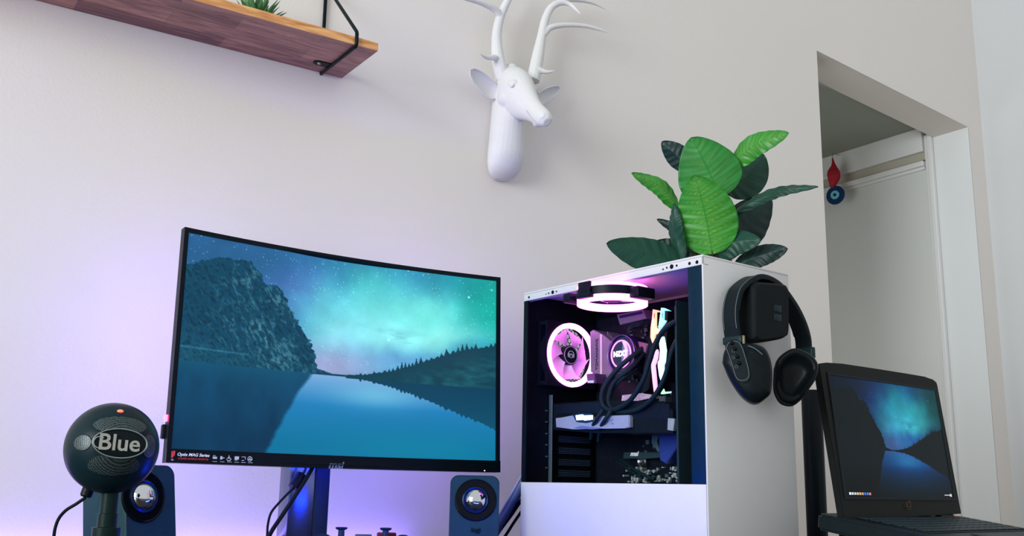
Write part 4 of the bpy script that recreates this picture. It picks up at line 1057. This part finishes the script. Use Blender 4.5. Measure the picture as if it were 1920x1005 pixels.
# local tilt so the badge leans like in the photo
pxm = MRd/76.7
grm = bpy.data.materials.new('grille_mesh'); grm.use_nodes = True; N = grm.node_tree.nodes; L = grm.node_tree.links; bs = N['Principled BSDF']
tc = N.new('ShaderNodeTexCoord'); vo = N.new('ShaderNodeTexVoronoi'); vo.inputs['Scale'].default_value = 620; vo.inputs['Randomness'].default_value = .15
L.new(tc.outputs['Object'], vo.inputs[0]); cr = N.new('ShaderNodeValToRGB'); cr.color_ramp.elements[0].position = .25; cr.color_ramp.elements[1].position = .55
cr.color_ramp.elements[0].color = lin((84, 108, 110))+(1,); cr.color_ramp.elements[1].color = lin((8, 14, 18))+(1,)
L.new(vo.outputs['Distance'], cr.inputs[0]); L.new(cr.outputs[0], bs.inputs['Base Color']); bs.inputs['Roughness'].default_value = .4; bs.inputs['Metallic'].default_value = .3
def patch(cx, cy, a, c, m, name, dr=.0005, rim=True):
    """elliptic patch lying on the ball; offsets in photo pixels from the badge centre"""
    b = B(); n = 40; cols = []
    def onb(x, y, r):
        v = s1*(x*pxm)+u1*(y*pxm); z = math.sqrt(max(1e-6, MRd**2-v.length_squared)); return O_+(v+f_*z).normalized()*r
    rr = [[onb(cx+a*q*math.cos(2*PI*k/n), cy+c*q*math.sin(2*PI*k/n), MRd+(dr if q < 1 else -.001)) for k in range(n)] for q in (1, .985, .8, .6, .4, .2, .02)]
    rings(b, rr); o = obj(name, b, m, ball, smooth=60)
    if rim:
        b = B(); pts = [onb(cx+a*math.cos(2*PI*k/n), cy+c*math.sin(2*PI*k/n), MRd+.0001) for k in range(n+1)]
        tube(b, pts, .0007, n=6, sm=0); obj('grille_rim', b, mat('mic_black', (0, 0, 0)), o)
patch(1, 31, 43, 16, grm, 'grille'); patch(-3, -33, 41, 17, grm, 'grille'); patch(-54, 2, 12, 13, grm, 'grille'); patch(50, 0, 13, 20, grm, 'grille')
bc = O_+f_*(MRd+.0022)
Xb = (s1*math.cos(-.03)+u1*math.sin(-.03)).normalized()
b = B(); lathe(b, O_+f_*(MRd*.86), f_, [(.0285, 0), (.0285, MRd*.14+.001), (.0270, MRd*.14+.0015), (.0001, MRd*.14+.0015)], n=56, sx=1, sy=.56, X=Xb); bd_ = obj('badge', b, mat('badge_dark', (12, 22, 26), .3), ball)
b = B(); torus(b, bc, f_, .0285, .0011, n=64, m=8, sx=1, sy=.56, X=Xb); obj('badge_ring', b, mat('badge_silver', (150, 165, 165), .25, .9), bd_)
text('badge_lettering', 'Blue', .0250, axes(bc+f_*.0006-Xb*.001, Xb, u1), mat('letter_silver', (165, 168, 160), .35, .6), bd_, ext=.0008, sx=1.02, bold=.0004)
b = B(); torus(b, bc-Xb*.0215+f_*.0006, f_, .0062, .0007, n=24, m=6, X=Xb, a0=.9, a1=5.4); obj('badge_swirl', b, mat('letter_silver', (0, 0, 0)), bd_)
q = (f_*math.cos(.83)+u1*math.sin(.83)).normalized(); b = B(); sphere(b, O_+q*MRd, .0027, 1.3, 1.3, .7); obj('indicator_light', b, mat('led_red', (255, 110, 90), emit=(255, 100, 80), es=1.6), ball, label='small glowing red light')
ax = mic_ax
zt = lambda py: hd(205, py, 1.26).z-.7506
b = B(); lathe(b, (ax.x, ax.y, zt(917)), (0, 0, 1), [(.0125, 0), (.0125, .004), (.011, .006)], n=32); obj('collar', b, mat('collar_cream', (200, 185, 170), .35, .3), mic, label='pale metal collar')
b = B(); lathe(b, (ax.x, ax.y, 0), (0, 0, 1), [(.0155, .012), (.0155, zt(989)), (.0138, zt(988)), (.0108, zt(987.5)), (.0108, zt(963)), (.0094, zt(962)), (.0094, zt(917))], n=36); obj('pole', b, mat('pole_green', (12, 34, 32), .35, var=.1), mic)
for k in range(3):
    a = .6+k*2.094; b = B(); tube(b, [(ax.x+.012*math.cos(a), ax.y+.012*math.sin(a), .030), (ax.x+.05*math.cos(a), ax.y+.05*math.sin(a), .018), (ax.x+.085*math.cos(a), ax.y+.085*math.sin(a), .0055)], [.006, .005, .0045], n=10); obj('leg', b, black, mic)
def W2(px, py, d): return hd(px, py, d)-Vector((MC.x, MC.y, .7506))
b = B(); tube(b, [W2(173, 898, 1.275), W2(168, 911, 1.275), W2(161, 929, 1.275), W2(160, 932, 1.275)], [.0068, .0068, .0066, .0050], n=20, sm=0); obj('plug', b, black, mic)
cab = thing('microphone_cable', 'thin black cable curving down from the microphone plug', 'cable', Matrix.Translation((MC.x, MC.y, .7506)))
b = B(); pts = [W2(160, 933, 1.275), W2(141.6, 945.6, 1.28), W2(124, 956.5, 1.285), W2(111, 971, 1.29), W2(104, 988, 1.29), W2(101, 1006, 1.29), W2(99, 1035, 1.29)]
pts.append(Vector((pts[-1].x-.01, pts[-1].y+.02, .0022))); pts.append(Vector((pts[-1].x-.06, pts[-1].y+.10, .0022)))
tube(b, pts, .0019, n=10); obj('cord', b, cable_m, cab)

# ------------------------------------------------------------------ two desktop speakers
spm = mat('speaker_shell', (24, 56, 66), .45, var=.1, ns=60, bump=.08, bs=1200)
def speaker(loc, rz, tilt, w, h, label, dpx, logo):
    Fm = Frame(loc, rz, tilt); t = thing('speaker', label, 'speaker', Fm.M, 'desktop speakers')
    bm = B(); rr = []
    prof = [(x, z) for x, z in rrect(w, h, .014, 6, 0, h/2)]
    prof = [(x*(1+.0*(1-z/h)), z) for x, z in prof]
    for sc, y in ((.97, .0008), (1, .003), (1, .06), (.9, .095), (.6, .10)): rr.append([(x*sc, y, h/2+(z-h/2)*sc) for x, z in prof])
    rings(bm, rr); obj('shell', bm, spm, t)
    d = dpx
    bm = B(); lathe(bm, (d.x, -.0008, d.z), (0, -1, 0), [(.0352, -.002), (.0352, .0006), (.0340, .0012), (.0325, -.000), (.0235, -.0002), (.0225, .0010), (.021, .0014)], n=56); dr_ = obj('driver_surround', bm, blackg, t)
    bm = B(); torus(bm, (d.x, -.0015, d.z), (0, 1, 0), .0205, .0019, n=48, m=8); obj('dome_ring', bm, mat('dome_ring_blue', (20, 40, 80), .25, .5), dr_)
    bm = B(); lathe(bm, (d.x, -.0010, d.z), (0, -1, 0), [(.0188, 0), (.0180, .0030), (.0150, .0070), (.0105, .0100), (.0055, .0117), (.0001, .0122)], n=40); obj('dome', bm, chrome, dr_, smooth=80, label='polished silver dome')
    if logo is not None: text('maker_lettering', 'logi', .0112, axes((logo.x, -.0012, logo.z), (1, 0, 0), (0, 0, 1)), mat('print_black', (8, 14, 16), .4), t, bold=.0002)
    bm = B(); box(bm, (loc[0]-.028, loc[1]-.02, .7506), (loc[0]+.028, loc[1]+.045, loc[2]+.004), .002); bmesh.ops.transform(bm, matrix=Fm.I, verts=bm.verts); obj('foot', bm, black, t)
    return t
def place(pxtop, pytop, d, rz, tilt, w):
    top = hd(pxtop, pytop, d); h = (top.z-.7545-.1*math.sin(-tilt))/math.cos(tilt)
    up = Matrix.Rotation(rz, 4, 'Z') @ Matrix.Rotation(tilt, 4, 'X') @ Vector((0, 0, h))
    loc = top-up; loc.z = .7545+.1*math.sin(-tilt)
    return loc, h
rzR = -.555
loc, h = place(891, 891, 1.75, rzR, -.10, .084); Fm = Frame(loc, rzR, -.10)
speaker(loc, rzR, -.10, .084, h, 'small dark speaker under the right end of the monitor, facing forward', Fm.p(891.5, 937.5, 'y', 0), Fm.p(892, 994, 'y', 0))
rzL = .42
loc, h = place(283, 871, 1.50, rzL, -.17, .084); Fm = Frame(loc, rzL, -.17)
speaker(loc, rzL, -.17, .084, h, 'small dark speaker behind the round microphone, turned sideways', Fm.p(269, 931, 'y', 0), None)

# ------------------------------------------------------------------ gamepad
s0 = hd(640.5, 990, 1.5); s1_ = hd(723.5, 988, 1.5); gm = (s0+s1_)/2
rzG = math.atan2(s1_.y-s0.y, s1_.x-s0.x); half = (s1_-s0).length/2
gp = thing('game_controller', 'black game controller lying below the monitor with two thumbsticks up', 'game controller', Matrix.Translation((gm.x, gm.y, .7506)) @ Matrix.Rotation(rzG, 4, 'Z'))
b = B()
box(b, (-.055, -.025, .010), (.055, .045, .028), .008, 3)
for s in (-1, 1):
    sphere(b, (s*.055, .020, .022), .024, 1, 1.05, .55)
    tube(b, [(s*.056, .015, .022), (s*.066, -.025, .017), (s*.070, -.058, .0125)], [.019, .0155, .012], n=16)
bo = obj('body', b, mat('pad_black', (18, 24, 30), .4), gp); remesh(bo, .0022, 5)
zs = gm.z-.7506
for s in (-1, 1):
    b = B(); lathe(b, (s*half, 0, .022), (0, 0, 1), [(.0095, 0), (.0095, .0035), (.0048, .006), (.0045, zs-.022-.004), (.0075, zs-.022-.003), (.0088, zs-.022-.001), (.0080, zs-.022), (.0065, zs-.0228), (.0001, zs-.0232)], n=28)
    obj('thumbstick', b, mat('stick_teal', (10, 30, 34), .3, coat=.4), gp)
b = B(); box(b, (half-.012, .012, .030), (half+.016, .030, zs-.0075), .002); obj('button_cluster', b, mat('pad_red', (96, 24, 34), .35), gp, label='dark red button cluster')
b = B(); box(b, (-.012, .010, .026), (.012, .026, zs-.0105), .001); obj('touch_panel', b, mat('pad_grey', (60, 66, 76), .4), gp)

# ------------------------------------------------------------------ laptop
LF = Frame((1.3396, -.7666, .8565), .0999, -.1092)
lap = thing('laptop', 'open black laptop with an aurora picture at the right of the desk', 'laptop', LF.M)
lidp = [LF.p(a, c, 'y', 0) for a, c in ((1537, 685), (1539, 681), (1550, 679.5), (1580, 681.5), (1640, 690.5), (1700, 700), (1735, 706), (1751, 711), (1757, 716), (1759, 722), (1804, 963), (1585, 977))]
lidm = mat('lid_black', (22, 26, 25), .5, var=.1, ns=80, bump=.08, bs=1400)
b = B(); prism(b, [(p.x, .0012, p.z) for p in lidp], (0, .012, 0), .001); lid = obj('lid', b, lidm, lap)
b = B(); rr = rrect(.350, .200, .002, 3, .172, .097); lo = [(p.x, p.z) for p in lidp]
# bezel frame stands slightly proud round the display
box(b, (-.004, -.0006, -.004), (.348, .0012, -.0002)); box(b, (-.004, -.0006, .1942), (.348, .0012, .198)); box(b, (-.004, -.0006, -.0002), (-.0002, .0012, .1942)); box(b, (.3442, -.0006, -.0002), (.348, .0012, .1942))
obj('bezel', b, mat('bezel_soft', (30, 36, 40), .5), lid, smooth=0)
screen(lid, lambda u, v: (u*.344, v*0+.0004, (1-v)*.194), 360, 210, wallpaper(360, 210, True), screen_mat('laptop_picture', .9), 'display with dark aurora lake picture')
for k, c in enumerate(((235, 240, 245), (200, 205, 215), (180, 190, 200), (210, 180, 150), (200, 170, 120), (190, 150, 110), (50, 110, 200), (60, 120, 220), (220, 120, 90))):
    b = B(); x = .009+k*.0072; box(b, (x, -.0004, .0030), (x+.0042, .0003, .0068)); obj('taskbar_icon', b, mat('icon_%d' % k, c, emit=c, es=.7), lid, smooth=0)
b = B(); box(b, (.312, -.0004, .0048), (.330, .0003, .0060)); box(b, (.331, -.0004, .0030), (.336, .0003, .0075)); obj('taskbar_clock', b, mat('icon_1', (0, 0, 0)), lid, smooth=0)
em = mat('emblem_bronze', (92, 70, 58), .45, .4); b = B()
E3 = lambda x, y: (lambda p: Vector((p.x, .0006, p.z)))(LF.p(1490+x*.3432, 660+y*.3433, 'y', 0))
for path in (((596, 838), (606, 846), (616, 858), (628, 861), (634, 850), (634, 822)), ((634, 818), (622, 826), (612, 842), (620, 848), (630, 842)), ((600, 832), (612, 842), (618, 852)), ((634, 812), (616, 818), (608, 832))):
    tube(b, [E3(*p) for p in path], .0006, n=6)
obj('emblem', b, em, lid, label='small bronze eye-shaped emblem')
ztop = .5*((LF.M @ LF.p(1804, 963, 'y', 0)).z+(LF.M @ LF.p(1585, 977, 'y', 0)).z)+.0005
BM = Matrix.Translation((1.3396, -.7666, ztop)) @ Matrix.Rotation(.0999, 4, 'Z') @ Matrix.Rotation(.145, 4, 'X'); LI = LF.I @ BM
def lpart(name, b, m, par=None, **k):
    bmesh.ops.transform(b, matrix=LI, verts=b.verts); return obj(name, b, m, par or lap, **k)
b = B(); prism(b, [(x, y, -.026) for x, y in ((-.028, .032), (-.018, .040), (.362, .040), (.372, .032), (.374, -.225), (.364, -.238), (-.020, -.238), (-.030, -.225))], (0, 0, .0255), .004); base = lpart('base', b, mat('base_black', (22, 32, 36), .42, var=.1, bump=.08, bs=1300))
for x in (.03, .314):
    b = B(); cyl(b, (x-.022, .0045, -.002), (x+.022, .0045, -.002), .0065, n=18); lpart('hinge', b, black, base)
b = B(); box(b, (.0, -.130, -.0002), (.344, -.012, .0006), .0003); kb = lpart('keyboard', b, mat('deck_black', (16, 24, 28), .4), base)
keym = mat('key_black', (30, 44, 50), .4, var=.1); proto = None
for r in range(6):
    for c in range(16):
        if proto is None:
            b = B(); box(b, (0, 0, 0), (.0172, .0150, .0022), .0012); proto = obj('key', b, keym, kb); ko = proto
        else: ko = proto.copy(); COL.objects.link(ko); ko.parent = kb
        ko.matrix_local = LI @ Matrix.Translation((.006+c*.0209, -.030-r*.0188, .0006))
b = B(); lathe(b, (.352, .004, 0), (0, 0, 1), [(.003, 0), (.003, .001), (.0001, .0014)], n=16); lpart('power_light', b, mat('led_orange', (240, 110, 70), emit=(240, 100, 60), es=.8), base, label='small orange light')
b = B(); box(b, (.10, -.215, -.0003), (.21, -.145, .0004), .0002); lpart('touchpad', b, mat('deck_black', (0, 0, 0)), base)
rz_ = ztop-.0265-.7506
st_ = thing('laptop_riser', 'low dark riser board carrying the laptop on the desk', 'stand', Matrix.Translation((1.3396, -.7666, .7506)) @ Matrix.Rotation(.0999, 4, 'Z'))
b = B(); prism(b, [(.02, -.18, .004), (.02, -.18, .0085), (.02, .03, rz_+.002), (.02, .03, rz_-.006)], (.31, 0, 0)); obj('board', b, black, st_)
for x in (.03, .30):
    b = B(); box(b, (x, -.17, 0), (x+.02, .02, .006), .001); box(b, (x, .0, .0), (x+.02, .02, rz_-.006), .001); obj('foot', b, black, st_)

# ------------------------------------------------------------------ black post between computer and laptop
pb_ = hd(1526, 850, 2.36); tz = hd(1526, 732, 2.36).z-.7506
post = thing('black_post', 'tall black cylindrical post on a square foot behind the headphones', 'post', Matrix.Translation((pb_.x, pb_.y, .7506)))
b = B(); lathe(b, (0, 0, 0), (0, 0, 1), [(.0225, .014), (.0225, tz-.003), (.021, tz), (.0001, tz)], n=40); obj('post', b, mat('post_black', (12, 22, 26), .35, var=.1), post)
b = B(); box(b, (-.036, -.036, 0), (.036, .036, .014), .002); obj('foot', b, black, post)

# ------------------------------------------------------------------ evil-eye hanging in the hallway
XO = XH-.055
orn = thing('hanging_ornament', 'red tasselled ornament with a round blue glass eye hanging in the hallway', 'ornament', Matrix.Translation(hx(1563, 330, XO)))
oc = orn.matrix_world.translation.copy()
def O2(px, py, dx=0): return hx(px, py, XO+dx)-oc
k_ = (O2(1563, 310)-O2(1563, 300)).length/10
b = B(); tube(b, [O2(1561, 297), O2(1562, 304), O2(1563, 311), O2(1563, 322), O2(1563.5, 332), O2(1562, 344), O2(1561, 354)], [.003, .005, .010, .0225, .0235, .0150, .0065], n=16)
obj('red_tassel', b, mat('tassel_red', (170, 22, 40), .7, var=.3, ns=120, bump=.3), orn)
dc = O2(1566.5, 366); dn = Vector((-.95, -.25, 0)).normalized()
b = B(); lathe(b, dc, dn, [(.0340, -.004), (.0365, 0), (.0340, .004), (.0001, .0055)], n=40); dd = obj('blue_disc', b, mat('glass_blue', (8, 52, 96), .12, coat=.5), orn)
b = B(); lathe(b, dc+dn*.0048, dn, [(.0170, -.002), (.0165, .0014), (.0001, .002)], n=32); obj('eye_white', b, mat('glass_cyan', (120, 195, 215), .2), dd)
b = B(); lathe(b, dc+dn*.0064, dn, [(.0062, -.002), (.006, .001), (.0001, .0014)], n=24); obj('pupil', b, mat('glass_navy', (10, 50, 80), .15), dd)
b = B(); top = O2(1561, 297); tube(b, [top, top+Vector((0, 0, .02)), top+Vector((XH-XO+.002, 0, .022))], .0012, n=6, sm=0); obj('hook', b, steel, orn)

# ------------------------------------------------------------------ cables
def cable(name, label, pts, r, m=cable_m, extra=None, grp=None):
    o0 = Vector(pts[0]); t = thing(name, label, 'cable', Matrix.Translation(o0), grp)
    b = B(); tube(b, [Vector(p)-o0 for p in pts], r, n=12); obj('cord', b, m, t); return t, o0
def w3(px, py, y): return hy(px, py, y)
A = [w3(576, 868, -.185), w3(571, 884, -.19), w3(562, 893, -.195), w3(553, 912, -.20), w3(540, 925, -.20), w3(522, 944, -.20), w3(508, 962, -.20), w3(502, 985, -.20), w3(500, 1008, -.20)]
A.append(Vector((A[-1].x-.005, -.19, .7535))); A.append(Vector((A[-1].x-.06, -.12, .7535)))
t, o0 = cable('adapter_cable', 'thin black cable with a cylindrical bead hanging left of the monitor stand', A, .0020)
b = B(); tube(b, [w3(564.5, 889, -.196)-o0, w3(559, 900, -.198)-o0, w3(549, 914, -.20)-o0], [.0085, .0095, .0085], n=18, sm=0); obj('ferrite_bead', b, mat('bead_black', (14, 22, 40), .35), t)
A = [w3(590, 868, -.20), w3(582, 884, -.205), w3(566, 910, -.208), w3(548, 938, -.21), w3(528, 968, -.21), w3(510, 995, -.21), w3(503, 1012, -.21)]
A.append(Vector((A[-1].x-.004, -.225, .7545))); A.append(Vector((A[-1].x-.03, -.27, .7545)))
cable('display_cable', 'thick black cable running diagonally down from the monitor', A, .0036)
def rearpt(px, py, off): return PF.M @ PF.p(px, py, 'x', -off)
_rk = [0]
def rc(name, label, L_, r, m=cable_m):
    _rk[0] += 1; dy_ = .075-.026*_rk[0]
    pts = [w3(a, c, y) for a, c, y in L_]; e = pts[-1]; pts.append(Vector((e.x-.02, e.y+dy_*.6, .7525+r))); pts.append(Vector((e.x-.08, e.y+dy_*1.6, .7525+r)))
    cable(name, label, pts, r, m, grp='cables behind the computer')
rc('flat_cable', 'pale grey-blue cable behind the computer, uppermost of the bundle', [(1000, 862, -.285), (977, 895, -.24), (957, 930, -.22), (937, 966, -.21), (925, 990, -.20)], .0026, mat('cable_grey', (130, 140, 165), .45))
rc('sleeved_cable', 'wide slate-grey cable behind the computer, just below the pale one', [(1002, 885, -.285), (978, 915, -.24), (958, 948, -.22), (936, 984, -.21), (926, 1004, -.20)], .0075, mat('cable_slate', (70, 92, 120), .5))
rc('power_cord', 'thicker black power cord behind the left edge of the computer', [(1002, 905, -.285), (977, 938, -.235), (958, 966, -.215), (940, 990, -.20), (926, 1010, -.19)], .0036)
rc('power_cord', 'thinner black cord lowest behind the left edge of the computer', [(1002, 925, -.285), (977, 960, -.235), (962, 982, -.215), (948, 1004, -.20), (936, 1020, -.19)], .0028)
